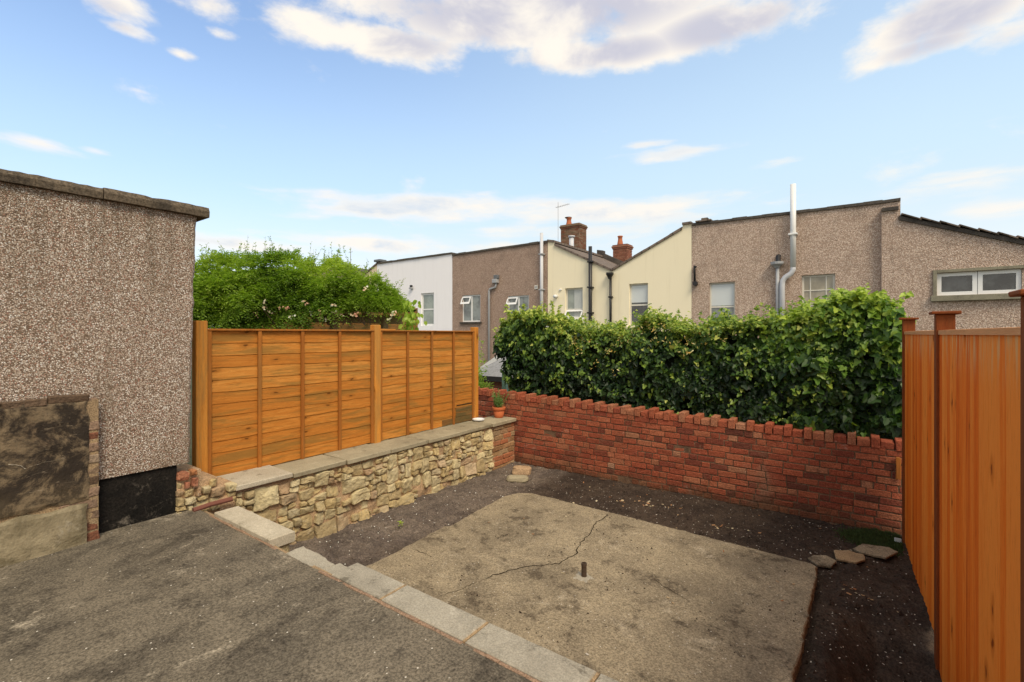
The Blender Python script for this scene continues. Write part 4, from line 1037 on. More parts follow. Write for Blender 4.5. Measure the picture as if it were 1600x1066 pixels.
V = []; T = []
for k in range(260):
    if k < 130: y = rg.uniform(-7.0, -4.85); x = (0.125 if y < -5.45 else 0.0) + abs(rg.normal()) * .035
    else: x = rg.uniform(.2, 4.2); y = rg.uniform(-7.5, -4.8)
    z = TZ + 0.004 - 0.02 * max(0, min(1, (-5.2 - y))) + 0.006 * nz3(x * 1.4, y * 1.4, 1) + 0.004 * nz3(x * 7, y * 7, 2); s_ = rg.choice([.002, .0035, .007], p=[.60, .33, .07]); a = rg.uniform(0, 6.28)
    for q in range(4): V.append((x + s_ * rg.uniform(.6, 1.3) * math.cos(a + q * 1.57), y + s_ * rg.uniform(.5, 1.2) * math.sin(a + q * 1.57), z + s_ * rg.uniform(.1, .7)))
    T.append(rg.random())
tag(np_mesh('mortar_crumbs', V, 4, T, 'wood_chip'), 'pale mortar crumbs lying on the terrace along the building foot', 'mortar crumbs', kind='stuff')

# moss patch and a green seedling
V = []; T = []
for k in range(9000):
    a = rg.uniform(0, 6.28); r_ = math.sqrt(rg.random()); x = 4.80 + .30 * r_ * math.cos(a) + .05 * rg.normal(); y = -.30 + .27 * r_ * math.sin(a) + .04 * rg.normal()
    if x > 4.99 or y > -0.02: continue
    z = soil_z(x, y) + 0.03 * max(0, 1 - r_); s = rg.uniform(.010, .026); d = rg.uniform(0, 6.28); w_ = .004
    V += [np.array([x - w_ * math.cos(d), y - w_ * math.sin(d), z]), np.array([x + w_ * math.cos(d), y + w_ * math.sin(d), z]), np.array([x + rg.normal() * .008, y + rg.normal() * .008, z + s])]; T.append(rg.random() * .7)
tag(np_mesh('moss', V, 3, T, 'moss'), 'dark green moss and fine grass in the corner by the board fence', 'moss', kind='stuff')
sd_ = thing('seedling', (0.62, -2.62, 0.0), 'tiny bright green seedling growing in the grey grit by the slab', 'seedling')
sp_ = on_z(625, 823, 0.02)
sd_.location = (sp_.x, sp_.y, 0.0)
Cc, Nn, Tt, Ss = [], [], [], []
for k in range(9):
    a = rg.uniform(0, 6.28); Cc.append((sp_.x + .008 * math.cos(a), sp_.y + .008 * math.sin(a), .03 + .006 * k)); Nn.append((-.4 * math.cos(a), -.4 * math.sin(a), 1)); Tt.append((math.cos(a), math.sin(a), .4)); Ss.append(rg.uniform(.025, .045))
leaves('foliage', Cc, Nn, Tt, Ss, 'oval', .8 + .2 * rg.random(9), 'jasmine_leaf', sd_)
b = MB(); q = on_z(1417, 882, 0.0); b.box(4.93, 4.985, -0.315, -0.30, -0.02, 0.075, 0.5, 0.002, 0.004)
tag(b.build('card_scrap', 'card'), 'small pale blue card scrap standing against the foot of the first post', 'card')

# ================================================================== hedge of climbers behind the brick wall
rg = np.random.default_rng(77)
def top_profile(pts):
    xs = [p[0] for p in pts]; zs_ = [p[1] for p in pts]
    return lambda x: np.interp(x, xs, zs_)
def prof_px(l, yb):
    out = [on_y(a, c, yb) for a, c in l]; return top_profile(out), out[0][0], out[-1][0]
def climber(name, label, cat, top_px, yb, zb, depth, n, size, kind, mat, tint0, tint_top, seed, group=None, bulge=0.20, front=None, shoots=110, undercut=0.0):
    rg = np.random.default_rng(seed)
    tf, xa, xb = prof_px(top_px, yb)
    root = thing(name, ((xa + xb) / 2, yb, zb), label, cat, group)
    # dark lumpy twig core that carries the leaves
    nxx, nzz = 34, 14; mb = MB(); vs = []
    for side, yo in ((0, 0.17), (1, depth - .12)):
        for j in range(nzz + 1):
            for i in range(nxx + 1):
                xl_ = xa + .12 + undercut * max(0, .8 - j / nzz) * 1.1; x = xl_ + (xb - .12 - xl_) * i / nxx; zt = tf(x) - .17; z = zb + (zt - zb) * j / nzz
                yy = yb + (yo if side == 0 else yo) + .05 * nz3(x * 3, z * 3, seed)
                if j == nzz: yy += (.12 if side == 0 else -.12)
                vs.append((x, yy, z))
    W = nxx + 1; H_ = (nxx + 1) * (nzz + 1); fs = []
    for s_ in (0, 1): fs += [(s_ * H_ + j * W + i, s_ * H_ + j * W + i + 1, s_ * H_ + (j + 1) * W + i + 1, s_ * H_ + (j + 1) * W + i) for j in range(nzz) for i in range(nxx)]
    fs += [(nzz * W + i, nzz * W + i + 1, H_ + nzz * W + i + 1, H_ + nzz * W + i) for i in range(nxx)]
    for i in (0, nxx): fs += [(j * W + i, (j + 1) * W + i, H_ + (j + 1) * W + i, H_ + j * W + i) for j in range(nzz)]
    mb.add(vs, fs); mb.build('twigs', 'core_twigs', root)
    C, N, T, S, TI = [], [], [], [], []
    def blg(x, z): return bulge * (0.6 * nz3(x * 2.1, z * 2.6, seed) + 0.45 * nz3(x * 4.6, z * 5.2, seed + 4) + .25 * nz3(x * 10, z * 11, seed + 8))
    for k in range(n):
        f = rg.random()
        if f < .70:      # front face
            t = rg.random(); x = rg.uniform(xa + undercut * max(0, .8 - t), xb); zt = float(tf(x)); z = zb + (zt - zb) * t
            ov = blg(x, z); rnd = .13 * max(0, (t - .72) / .28) ** 2
            if nz3(x * 5.0, z * 5.5, seed + 30) + .5 * nz3(x * 12, z * 13, seed + 31) < -0.22: continue
            y = yb + rnd - ov - abs(rg.normal()) * .015 + rg.random() ** 2 * .20
            nn = np.array([0, -1.0, .35 + .8 * max(0, t - .6)]) + rg.normal(size=3) * .55; tt = np.array([rg.normal() * .8, -.3, -1.0 + rg.normal() * .4])
        elif f < .90:    # top
            x = rg.uniform(xa, xb); zt = float(tf(x)); w_ = rg.random(); y = yb + .06 + w_ * depth; z = zt - .10 * w_ * w_ + .06 * nz3(x * 6, y * 6, seed) + rg.normal() * .025
            t = 1.0; nn = np.array([0, -.5, 1.0]) + rg.normal(size=3) * .45; tt = np.array([rg.normal(), -.6 + rg.normal() * .4, -.25])
        else:            # the two ends
            e = rg.random() < .5; xx = xa if e else xb; t = rg.random(); x = xx + (.12 - rg.random() * .16 + (undercut * max(0, .8 - t) if e else 0)) * (1 if e else -1); zt = float(tf(xx)); z = zb + (zt - zb) * t
            y = yb + rg.random() * depth * .9; nn = np.array([-1.0 if e else 1.0, -.5, .4]) + rg.normal(size=3) * .4; tt = np.array([0, -.3, -1.0]) + rg.normal(size=3) * .3
        C.append((x, y, z)); N.append(nn); T.append(tt)
        S.append(size * rg.uniform(.45, 1.25) * (0.85 if t > .9 else 1))
        patch = .5 + .9 * nz3(x * 1.6, z * 1.9, seed + 20)
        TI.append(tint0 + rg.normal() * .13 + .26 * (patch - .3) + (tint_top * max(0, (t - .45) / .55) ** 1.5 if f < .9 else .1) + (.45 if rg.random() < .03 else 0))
    for k in range(int((xb - xa) * 26)):      # sprigs of young leaves standing out of the face
        x = rg.uniform(xa + .1, xb - .05); t = 1 - .95 * rg.random() ** 1.9; zt = float(tf(x)); z = zb + (zt - zb) * t; y = yb - blg(x, z) - .03; sl = rg.uniform(.06, .16)
        for q in range(int(rg.uniform(5, 13))):
            w_ = rg.random(); C.append((x + rg.normal() * .03 + sl * w_ * (1 if k % 2 else -1) * .5, y - .03 * rg.random(), z - sl * w_ + rg.normal() * .02)); N.append(np.array([rg.normal() * .4, -.8, .7 + rg.normal() * .4])); T.append(np.array([rg.normal() * .7, -.4, -.8])); S.append(size * rg.uniform(.45, .95)); TI.append(.64 + .17 * rg.normal())
    for k in range(shoots):      # loose shoots above the outline
        x = rg.uniform(xa, xb); z0_ = float(tf(x)) - .04; y = yb + rg.uniform(-.05, depth * .6); L = rg.uniform(.05, .22) * (1 if rg.random() < .8 else 1.6); d = Vector((rg.normal() * .6, -.15 + rg.normal() * .45, 1)).normalized()
        p0 = Vector((x, y, z0_)); p1 = p0 + d * L
        for q in range(int(6 + L * 60)):
            w_ = rg.uniform(.15, 1.05); p = p0.lerp(p1, min(w_, 1.02)); C.append(tuple(p + Vector(rg.normal(size=3) * .014))); N.append(np.array([0, -.6, 1]) + rg.normal(size=3) * .6); T.append(np.array([rg.normal(), rg.normal() * .7 - .4, .1 + rg.normal() * .4])); S.append(size * rg.uniform(.35, .75)); TI.append(tint0 + tint_top + .15 + rg.normal() * .10)
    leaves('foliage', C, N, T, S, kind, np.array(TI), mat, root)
    return root, tf, xa, xb
ZB = 0.82
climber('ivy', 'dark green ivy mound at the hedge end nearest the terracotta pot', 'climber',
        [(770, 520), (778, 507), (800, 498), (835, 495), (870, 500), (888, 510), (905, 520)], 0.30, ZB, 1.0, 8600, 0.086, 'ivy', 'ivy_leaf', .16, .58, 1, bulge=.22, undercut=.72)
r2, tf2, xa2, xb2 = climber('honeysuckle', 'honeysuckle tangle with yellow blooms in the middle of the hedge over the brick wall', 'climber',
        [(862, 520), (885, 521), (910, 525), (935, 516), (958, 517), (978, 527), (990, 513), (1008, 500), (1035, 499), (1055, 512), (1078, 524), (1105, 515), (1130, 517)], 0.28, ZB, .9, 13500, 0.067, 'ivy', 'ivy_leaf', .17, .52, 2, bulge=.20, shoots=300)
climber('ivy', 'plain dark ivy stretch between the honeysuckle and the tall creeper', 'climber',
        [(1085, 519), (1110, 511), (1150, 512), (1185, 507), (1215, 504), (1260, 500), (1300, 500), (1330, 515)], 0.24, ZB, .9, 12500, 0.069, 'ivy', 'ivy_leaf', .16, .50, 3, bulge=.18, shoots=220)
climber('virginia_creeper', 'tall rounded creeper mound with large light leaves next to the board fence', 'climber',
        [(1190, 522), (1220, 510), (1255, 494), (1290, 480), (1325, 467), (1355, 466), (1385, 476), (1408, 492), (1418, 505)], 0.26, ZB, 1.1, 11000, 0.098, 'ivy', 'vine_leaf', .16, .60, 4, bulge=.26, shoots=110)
Cc, Nn, Tt, Ss, Ti = [], [], [], [], []
for k in range(40):
    x = rg.uniform(xa2 + .3, xb2); z = float(tf2(x)) - abs(rg.normal()) * .22; z = max(z, 1.5); y = .28 + .2 * max(0, 1 - (float(tf2(x)) - z) * 4) - rg.random() * .09 - .10
    for q in range(5):
        Cc.append((x + rg.normal() * .035, y + rg.normal() * .02, z + rg.normal() * .03)); Nn.append((rg.normal(), -1, rg.normal())); Tt.append((rg.normal(), -.4, .5 + rg.normal() * .5)); Ss.append(rg.uniform(.03, .055)); Ti.append(rg.random())
leaves('blossom', Cc, Nn, Tt, Ss, 'lance', np.array(Ti), 'honeysuckle', r2)

# ================================================================== jasmine over the pergola beyond the fence
pg = thing('pergola', (-3.2, -1.2, -0.6), 'weathered timber pergola half hidden under the flowering climber beyond the fence', 'pergola')
def pgx(px, py, Yd): d = RT * ((px - CX) / FPX) + FW; return CAM + d * Yd + Vector((0, 0, (HY - py) / FPX * Yd))
PD = 9.0
A = pgx(495, 497, PD); B = pgx(625, 500, PD + 0.4)
for (px, Yd) in ((522, PD + .05), (600, PD + .3)):
    p = pgx(px, 500, Yd); b = MB(); b.box(p.x - .06, p.x + .06, p.y - .06, p.y + .06, -0.9, p.z + .01, .5, .004, .002); b.build('post', 'pergola_wood', pg)
def beam(name, p, q, w, h, parent, mat):
    d = (q - p).normalized(); s = d.cross(Vector((0, 0, 1))).normalized() * w / 2; u_ = Vector((0, 0, h / 2)); b = MB()
    b.add([p - s - u_, p + s - u_, p + s + u_, p - s + u_, q - s - u_, q + s - u_, q + s + u_, q - s + u_], [(0, 1, 2, 3), (4, 5, 6, 7), (0, 1, 5, 4), (1, 2, 6, 5), (2, 3, 7, 6), (3, 0, 4, 7)]); return b.build(name, mat, parent)
d = (B - A).normalized(); beam('beam', A - d * .1, B + d * .05, .06, .17, pg, 'pergola_wood')
side = Vector((-d.y, d.x, 0))
for k in range(4):
    p = A + d * (0.1 + k * .38); beam('rafter', p - side * .35 + Vector((0, 0, .16)), p + side * 2.2 + Vector((0, 0, .16)), .05, .13, pg, 'pergola_wood')
b = MB(); q0 = A - d * 2.2 + side * 2.3; q1 = B + d * .5 + side * 2.3
b.add([(q0.x, q0.y, -0.9), (q1.x, q1.y, -0.9), (q1.x, q1.y, 2.5), (q0.x, q0.y, 2.5)], [(0, 1, 2, 3)])
sc_ = MB(); sc_.v = [(q0.x, q0.y, -.9), (q1.x, q1.y, -.9), (q1.x, q1.y, 2.78), (q0.x, q0.y, 2.78)] + [(v_[0] + side.x * .06, v_[1] + side.y * .06, v_[2]) for v_ in ((q0.x, q0.y, -.9), (q1.x, q1.y, -.9), (q1.x, q1.y, 2.78), (q0.x, q0.y, 2.78))]
sc_.f = [(0, 1, 2, 3), (4, 5, 6, 7), (0, 1, 5, 4), (1, 2, 6, 5), (2, 3, 7, 6), (3, 0, 4, 7)]; sc_.t = [.5] * 6
sc_.build('back_screen', 'wet_wood', pg)

jas = thing('jasmine', (-3.8, -1.3, -0.6), 'big bright green feathery climber with pink and white blossom spilling over the fence', 'climber')
rg = np.random.default_rng(31)
prof = [(285, 430), (305, 414), (330, 402), (352, 396), (372, 402), (398, 400), (425, 394), (446, 397), (470, 404), (490, 411), (505, 412), (525, 409), (548, 415), (562, 428), (582, 432), (600, 446), (618, 458), (632, 474), (640, 492)]
prx = [p[0] for p in prof]; pry = [p[1] for p in prof]
C, N, T, S, TI = [], [], [], [], []
stm = MB()
def depth_at(px): return 8.6 + 0.6 * (px - 300) / 340
n_sp = 0
while n_sp < 7200:
    px = rg.uniform(262, 640) if rg.random() < .93 else rg.uniform(600, 645)
    top = np.interp(px, prx, pry) + 9 * nz3(px * .045, 3, 7) + 5 * nz3(px * .13, 5, 7); t = rg.random(); py = 512 - (512 - top - 5) * t
    if px > 482 and py > 487 - (px - 482) * .02: continue
    if py > 507 and px > 380: continue
    rr = math.sqrt(rg.random())
    ro = math.sqrt(max(0.03, 1 - ((t - .45) / .62) ** 2)); dep = depth_at(px) - .75 * ro * (1 if rg.random() < .75 else rg.uniform(-1.3, 1)) + .30 * nz3(px * .025, py * .04, 3) + .5
    if t < .72 and nz3(px * .03, py * .045, 11) < -.36 and rg.random() < .8: continue
    p0 = pgx(px, py, dep); n_sp += 1
    L = rg.uniform(.16, .34); upk = .9 if t > .85 else .15
    d_ = Vector((rg.normal() * .6 + .25 * RT.x - .4 * FW.x, rg.normal() * .6 - .4 * FW.y, upk + rg.normal() * .35)).normalized()
    if t < .3: d_.z -= .6; d_.normalize()
    sdv = d_.cross(Vector((0, 0, 1)));  sdv = sdv.normalized() if sdv.length > .05 else Vector((1, 0, 0))
    nrm = sdv.cross(d_).normalized()
    patch = nz3(p0.x * 1.3, p0.y * 1.3, p0.z * 1.6)
    for q in range(11):
        w_ = (q + .5) / 11; droop = -.10 * w_ * w_ * L * 4
        c0 = p0 + d_ * (L * w_) + Vector((0, 0, droop))
        sg = 1 if q % 2 else -1
        tt = (sdv * sg * .85 + d_ * .6 + Vector(rg.normal(size=3) * .2))
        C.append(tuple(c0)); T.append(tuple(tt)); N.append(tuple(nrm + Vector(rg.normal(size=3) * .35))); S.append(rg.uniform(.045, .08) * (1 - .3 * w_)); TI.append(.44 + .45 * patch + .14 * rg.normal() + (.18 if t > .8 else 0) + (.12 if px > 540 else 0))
for k in range(80):   # wisps against the sky
    px = rg.uniform(305, 630); top = float(np.interp(px, prx, pry)); p0 = pgx(px, top + 8, depth_at(px) + rg.uniform(-.3, .8)); L = rg.uniform(.2, .5); d_ = Vector((rg.normal() * .25, rg.normal() * .25, 1)).normalized()
    p1 = p0 + d_ * L; stm.tube([p0, p0.lerp(p1, .5), p1], [.003, .002, .001], 4, False)
    for q in range(14):
        w_ = rg.random(); C.append(tuple(p0.lerp(p1, w_))); T.append((rg.normal(), rg.normal(), .5)); N.append(rg.normal(size=3)); S.append(rg.uniform(.03, .055)); TI.append(.6 + .2 * rg.normal())
for k in range(16):   # bare woody stems along the bottom
    px = rg.uniform(370, 600); p0 = pgx(px, 508, depth_at(px) - .2); p1 = pgx(px + rg.uniform(-50, 50), 470, depth_at(px) - .1); mid = p0.lerp(p1, .5) + Vector((rg.normal() * .1, rg.normal() * .1, .05)); stm.tube([p0, mid, p1], [.012, .010, .006], 5, False)
stm.build('climber_stem', 'bark', jas)  # thin wisp stems and woody stems of the jasmine together
leaves('foliage', C, N, T, S, 'lance', np.array(TI), 'jasmine_leaf', jas)
# broad light leaves at the right edge
Cc, Nn, Tt, Ss, Ti = [], [], [], [], []
for k in range(90):
    px = rg.normal() * 7 + 640; py = rg.uniform(468, 514); Cc.append(tuple(pgx(px, py, 8.9 + rg.normal() * .1))); Nn.append(np.array([.3, -1, .5]) + rg.normal(size=3) * .4); Tt.append((rg.normal() * .5, 0, -1)); Ss.append(rg.uniform(.07, .12)); Ti.append(.75 + .15 * rg.normal())
leaves('broad_foliage', Cc, Nn, Tt, Ss, 'oval', np.array(Ti), 'jasmine_leaf', jas)
Cc, Nn, Tt, Ss, Ti = [], [], [], [], []
for k in range(28):
    px = rg.uniform(395, 625); py = rg.uniform(470, 500) if rg.random() < .85 else rg.uniform(440, 470); dep = depth_at(px) - .42 + .1 * rg.normal(); p = pgx(px, py, dep); ti = rg.random()
    for q in range(6):
        Cc.append(tuple(p + Vector(rg.normal(size=3) * .022))); Nn.append(np.array([.3, -1, .3]) + rg.normal(size=3) * .5); Tt.append(rg.normal(size=3)); Ss.append(rg.uniform(.03, .055)); Ti.append(ti + .12 * rg.normal())
leaves('blossom', Cc, Nn, Tt, Ss, 'oval', np.array(Ti), 'blossom', jas)
# thick dark twig core so that the climber is not hollow
mb = MB()
for k in range(26):
    px = 280 + k * 13.5; top = float(np.interp(px, prx, pry)); zlo = 506 if px < 400 else 488
    if top + 26 > zlo: continue
    c0 = pgx(px, (top + 24 + zlo) / 2, depth_at(px) + .62); hz = (zlo - top - 24) / FPX * depth_at(px) / 2; vs = []; n, m_ = 12, 7
    for j in range(m_ + 1):
        ph = math.pi * j / m_ - math.pi / 2
        for i in range(n):
            th = 2 * math.pi * i / n; k_ = 1 + .3 * nz3(th + k, ph * 2, k * 1.3)
            vs.append((c0.x + .5 * k_ * math.cos(th) * math.cos(ph), c0.y + .5 * k_ * math.sin(th) * math.cos(ph), c0.z + hz * k_ * math.sin(ph)))
    mb.add(vs, [(j * n + i, j * n + (i + 1) % n, (j + 1) * n + (i + 1) % n, (j + 1) * n + i) for j in range(m_) for i in range(n)])
mb.build('twigs', 'core_twigs', jas)

# small leafy shrub in the gap between fence and hedge
shr = thing('shrub', (-2.2, 1.5, -0.6), 'light green leafy shrub rising between the fence end and the ivy', 'shrub')
Cc, Nn, Tt, Ss, Ti = [], [], [], [], []; stm = MB()
for k in range(34):
    px = rg.uniform(742, 758); py = rg.uniform(524, 630); py = max(py, 515 + (px - 745) * 2.2); p0 = pgx(px, 640, 9.6 + rg.uniform(-.2, .5)); p1 = pgx(px + rg.normal() * 4, py, 9.5 + rg.uniform(-.3, .4)); 
    for q in range(30):
        w_ = rg.uniform(.25, 1.03); Cc.append(tuple(p0.lerp(p1, w_) + Vector(rg.normal(size=3) * .05))); Nn.append(np.array([.3, -.6, .8]) + rg.normal(size=3) * .5); Tt.append(rg.normal(size=3) + np.array([0, 0, -.3])); Ss.append(rg.uniform(.05, .095)); Ti.append(.62 + .2 * rg.normal())
leaves('foliage', Cc, Nn, Tt, Ss, 'lance', np.array(Ti), 'jasmine_leaf', shr)

# shed and white lean-to roof in the yard beyond
sx0, sz0 = on_y(752, 575, 3.0); sx1, sz1 = on_y(810, 575, 3.0)
shed = thing('shed', ((sx0 + sx1) / 2, 3.6, -0.9), 'low brick shed with a grey felt roof glimpsed between fence and hedge', 'shed')
b = MB(); b.box(sx0 - .3, sx1 + .8, 3.15, 4.6, -.9, 0.98, .5); b.build('wall', 'chimney_brick', shed)
b = MB(); xa, xb = sx0 - .45, sx1 + .95
b.add([(xa, 3.0, .98), (xb, 3.0, .98), (xb, 4.7, 1.42), (xa, 4.7, 1.42), (xa, 3.0, 1.06), (xb, 3.0, 1.06), (xb, 4.7, 1.50), (xa, 4.7, 1.50)], [(0, 1, 2, 3), (4, 5, 6, 7), (0, 1, 5, 4), (1, 2, 6, 5), (2, 3, 7, 6), (3, 0, 4, 7)])
rf_ = b.build('roof', 'grey_felt', shed)
b = MB(); b.box(xa, xb, 2.975, 2.998, .94, 1.065, .5); b.build('fascia', 'black_pipe', rf_)
lx0, lz0 = on_y(757, 573, 5.2); lx1, lz1 = on_y(800, 543, 5.2)
ln = thing('lean_to', (lx1, 5.6, -0.9), 'white sloping lean-to roof sheet above the grey shed', 'lean-to')
b = MB(); sl = (lz1 - lz0) / (lx1 - lx0); xe = lx1 + 1.6; ze = lz1 + 1.6 * sl
for dy in (0,):
    b.add([(lx0, 5.0, lz0), (xe, 5.0, ze), (xe, 6.8, ze), (lx0, 6.8, lz0), (lx0, 5.0, lz0 - .30), (xe, 5.0, ze - .22), (xe, 6.8, ze - .22), (lx0, 6.8, lz0 - .30)], [(0, 1, 2, 3), (4, 5, 6, 7), (0, 1, 5, 4), (1, 2, 6, 5), (2, 3, 7, 6), (3, 0, 4, 7)])
b.build('roof', 'white_sheet', ln)
b = MB(); b.box(lx0 + .5, xe - .1, 5.2, 6.6, -.9, lz0 - .12); b.build('wall', 'white_render', ln)
gx, gz = on_y(789, 600, 1.6)
b = MB(); b.box(gx - .05, gx + .06, 1.55, 1.65, -0.9, gz + .25, .5, .006, .002); gp = tag(b.build('garden_post', 'green_paint'), 'grey green painted post standing behind the terracotta pot', 'post')

# ================================================================== houses behind
HYP = 11.5
def house(name, label, top_px, Y0, depth, mat, wins, roof_mat='house_trim', zb=-0.9, over=0.06, thick=0.09, back_par=0.0, side_ext=0.0):
    top = [on_y(a, c, Y0) for a, c in top_px]
    for i in range(1, len(top)):
        if top[i][0] - top[i - 1][0] < 1e-3: top[i] = (top[i - 1][0] + 1e-3, top[i][1])
    xa, xb = top[0][0], top[-1][0]
    root = thing(name, ((xa + xb) / 2, Y0, zb), label, 'house')
    def tz(x): return float(np.interp(x, [p[0] for p in top], [p[1] for p in top]))
    W = []
    for (p0, p1, q0, q1) in wins:
        x0_, z1_ = on_y(p0, q0, Y0); x1_, z0_ = on_y(p1, q1, Y0)
        zt = on_y((p0 + p1) / 2, q0, Y0)[1]; zl = on_y((p0 + p1) / 2, q1, Y0)[1]
        W.append((x0_, x1_, zl, zt))
    xs = sorted(set([p[0] for p in top] + [w for r_ in W for w in r_[:2]]))
    b = MB()
    for x0_, x1_ in zip(xs[:-1], xs[1:]):
        xm = (x0_ + x1_) / 2; ws = sorted([w for w in W if w[0] <= xm <= w[1]], key=lambda w: w[2]); z = zb
        for w in ws:
            b.add([(x0_, Y0, z), (x1_, Y0, z), (x1_, Y0, w[2]), (x0_, Y0, w[2])], [(0, 1, 2, 3)]); z = w[3]
        e = 1e-5; b.add([(x0_, Y0, z), (x1_, Y0, z), (x1_, Y0, tz(x1_ - e)), (x0_, Y0, tz(x0_ + e))], [(0, 1, 2, 3)])
    for (x0_, x1_, z0_, z1_) in W:
        q = [(x0_, z0_), (x1_, z0_), (x1_, z1_), (x0_, z1_)]
        for i in range(4):
            a, c = q[i], q[(i + 1) % 4]; b.add([(a[0], Y0, a[1]), (c[0], Y0, c[1]), (c[0], Y0 + .16, c[1]), (a[0], Y0 + .16, a[1])], [(0, 1, 2, 3)])
    Yb = Y0 + depth
    b.add([(xa, Y0, zb), (xa, Yb, zb), (xa, Yb, top[0][1]), (xa, Y0, top[0][1])], [(0, 1, 2, 3)])
    b.add([(xb, Y0, zb), (xb, Yb, zb), (xb, Yb, top[-1][1]), (xb, Y0, top[-1][1])], [(0, 1, 2, 3)])
    for p, q in zip(top[:-1], top[1:]): b.add([(p[0], Yb, zb), (q[0], Yb, zb), (q[0], Yb, q[1]), (p[0], Yb, p[1])], [(0, 1, 2, 3)])
    b.build('wall', mat, root, fix=False)
    b = MB()
    for p, q in zip(top[:-1], top[1:]):
        if q[0] - p[0] < .05: continue
        nseg = max(1, int((q[0] - p[0]) / .45))
        for k in range(nseg):
            t0, t1 = k / nseg, (k + 1) / nseg; x0_ = p[0] + (q[0] - p[0]) * t0; x1_ = p[0] + (q[0] - p[0]) * t1; z0_ = p[1] + (q[1] - p[1]) * t0; z1_ = p[1] + (q[1] - p[1]) * t1
            j = rng.uniform(-.010, .010); o_ = over + rng.uniform(-.012, .012)
            b.add([(x0_, Y0 - o_, z0_ + .001), (x1_, Y0 - o_, z1_ + .001), (x1_, Yb, z1_ + .001), (x0_, Yb, z0_ + .001), (x0_, Y0 - o_, z0_ + thick + j), (x1_, Y0 - o_, z1_ + thick + j), (x1_, Yb, z1_ + thick + j), (x0_, Yb, z0_ + thick + j)],
                  [(0, 1, 2, 3), (4, 5, 6, 7), (0, 1, 5, 4), (1, 2, 6, 5), (2, 3, 7, 6), (3, 0, 4, 7)])
    roof = b.build('roof', roof_mat, root)
    if back_par:
        b = MB()
        for p, q in zip(top[:-1], top[1:]):
            if q[0] - p[0] < .05: continue
            b.add([(p[0], Yb - .25, p[1] + thick + .012), (q[0], Yb - .25, q[1] + thick + .012), (q[0], Yb - .25, q[1] + back_par), (p[0], Yb - .25, p[1] + back_par), (p[0], Yb + .05, p[1] + thick), (q[0], Yb + .05, q[1] + thick), (q[0], Yb + .05, q[1] + back_par), (p[0], Yb + .05, p[1] + back_par)],
                  [(0, 1, 2, 3), (4, 5, 6, 7), (0, 1, 5, 4), (1, 2, 6, 5), (2, 3, 7, 6), (3, 0, 4, 7)])
        b.build('parapet', 'house_trim', roof)
    return root, roof, W
def bars(mb, x0, x1, z0, z1, y0, y1, w, vs=(), hs=(), thin=None):
    thin = thin or w * .6
    mb.box(x0, x0 + w, y0, y1, z0, z1); mb.box(x1 - w, x1, y0, y1, z0, z1); mb.box(x0 + w, x1 - w, y0, y1, z0, z0 + w); mb.box(x0 + w, x1 - w, y0, y1, z1 - w, z1)
    for f in hs: z = z0 + (z1 - z0) * f; mb.box(x0 + w, x1 - w, y0 + .003, y1 - .002, z - thin / 2, z + thin / 2)
    for f in vs: x = x0 + (x1 - x0) * f; mb.box(x - thin / 2, x + thin / 2, y0 + .006, y1 - .004, z0 + w, z1 - w)
def window(root, w, Y0, frame='white_upvc', glass='dark_glass', fw=.05, vs=(), hs=(), thin=None, sill=None, blind=None, curtain=None, lower_dark=None, rec=.07):
    x0, x1, z0, z1 = w
    x0 += .004; x1 -= .004; z0 += .004; z1 -= .004
    mb = MB(); bars(mb, x0, x1, z0, z1, Y0 + rec, Y0 + rec + .055, fw, vs, hs, thin); f = mb.build('window', frame, root)
    mb = MB(); mb.box(x0 + fw * .5, x1 - fw * .5, Y0 + rec + .024, Y0 + rec + .030, z0 + fw * .5, z1 - fw * .5); mb.build('pane', glass, f)
    if blind: mb = MB(); mb.box(x0 + fw, x1 - fw, Y0 + rec + .016, Y0 + rec + .021, z0 + (z1 - z0) * blind[0], z0 + (z1 - z0) * blind[1]); mb.build('blind', 'blind', f)
    if lower_dark: mb = MB(); mb.box(x0 + fw, x1 - fw, Y0 + rec + .015, Y0 + rec + .020, z0 + fw, z0 + (z1 - z0) * lower_dark); mb.build('dark_screen', 'window_black', f)
    if curtain:
        mb = MB()
        for c0, c1 in curtain:
            n = 8
            for k in range(n):
                xa = x0 + fw + (x1 - x0 - 2 * fw) * (c0 + (c1 - c0) * k / n); xb = x0 + fw + (x1 - x0 - 2 * fw) * (c0 + (c1 - c0) * (k + 1) / n)
                mb.box(xa, xb, Y0 + rec + .014 + .003 * (k % 2), Y0 + rec + .020, z0 + fw, z1 - fw)
        mb.build('curtain', 'curtain', f)
    if sill: mb = MB(); mb.box(x0 - .10, x1 + .10, Y0 - .09, Y0 + rec - .002, z0 - .10, z0 - .006, .5, .006); mb.build('sill', sill, f)
    return f

# -- white house
wh, wh_roof, W = house('house', 'white rendered house with a flat parapet and one sash window behind the climber', [(589, 413), (706.5, 397)], HYP, 6.0, 'white_render', [(658, 678, 458, 509)])
f = window(wh, W[0], HYP, 'white_upvc', 'net_glass', .09, hs=(.5,), thin=.07)
x, z = on_y(644, 450, HYP)
b = MB(); b.box(x - .10, x + .10, HYP - .16, HYP - .001, z - .06, z + .02, .5, .01); lamp = b.build('security_light', 'grey_pipe', wh)
b = MB(); b.box(x - .06, x + .08, HYP - .14, HYP - .03, z + .03, z + .15, .5, .02); b.build('sensor', 'black_pipe', lamp)
x0_, z0_ = on_y(587, 409, HYP); b = MB(); b.box(x0_ - .05, x0_ + .50, HYP - .1, HYP + .4, z0_ - .03, z0_ + .10, .5, .01); b.build('coping_block', 'lead', wh_roof)
# -- cream gable beyond it
cg, cg_roof, W = house('house', 'cream gable slope peeping out beside the far end of the white house', [(520, 458), (572, 428), (588.5, 414)], HYP, 6.0, 'cream_render', [], roof_mat='roof_tile')
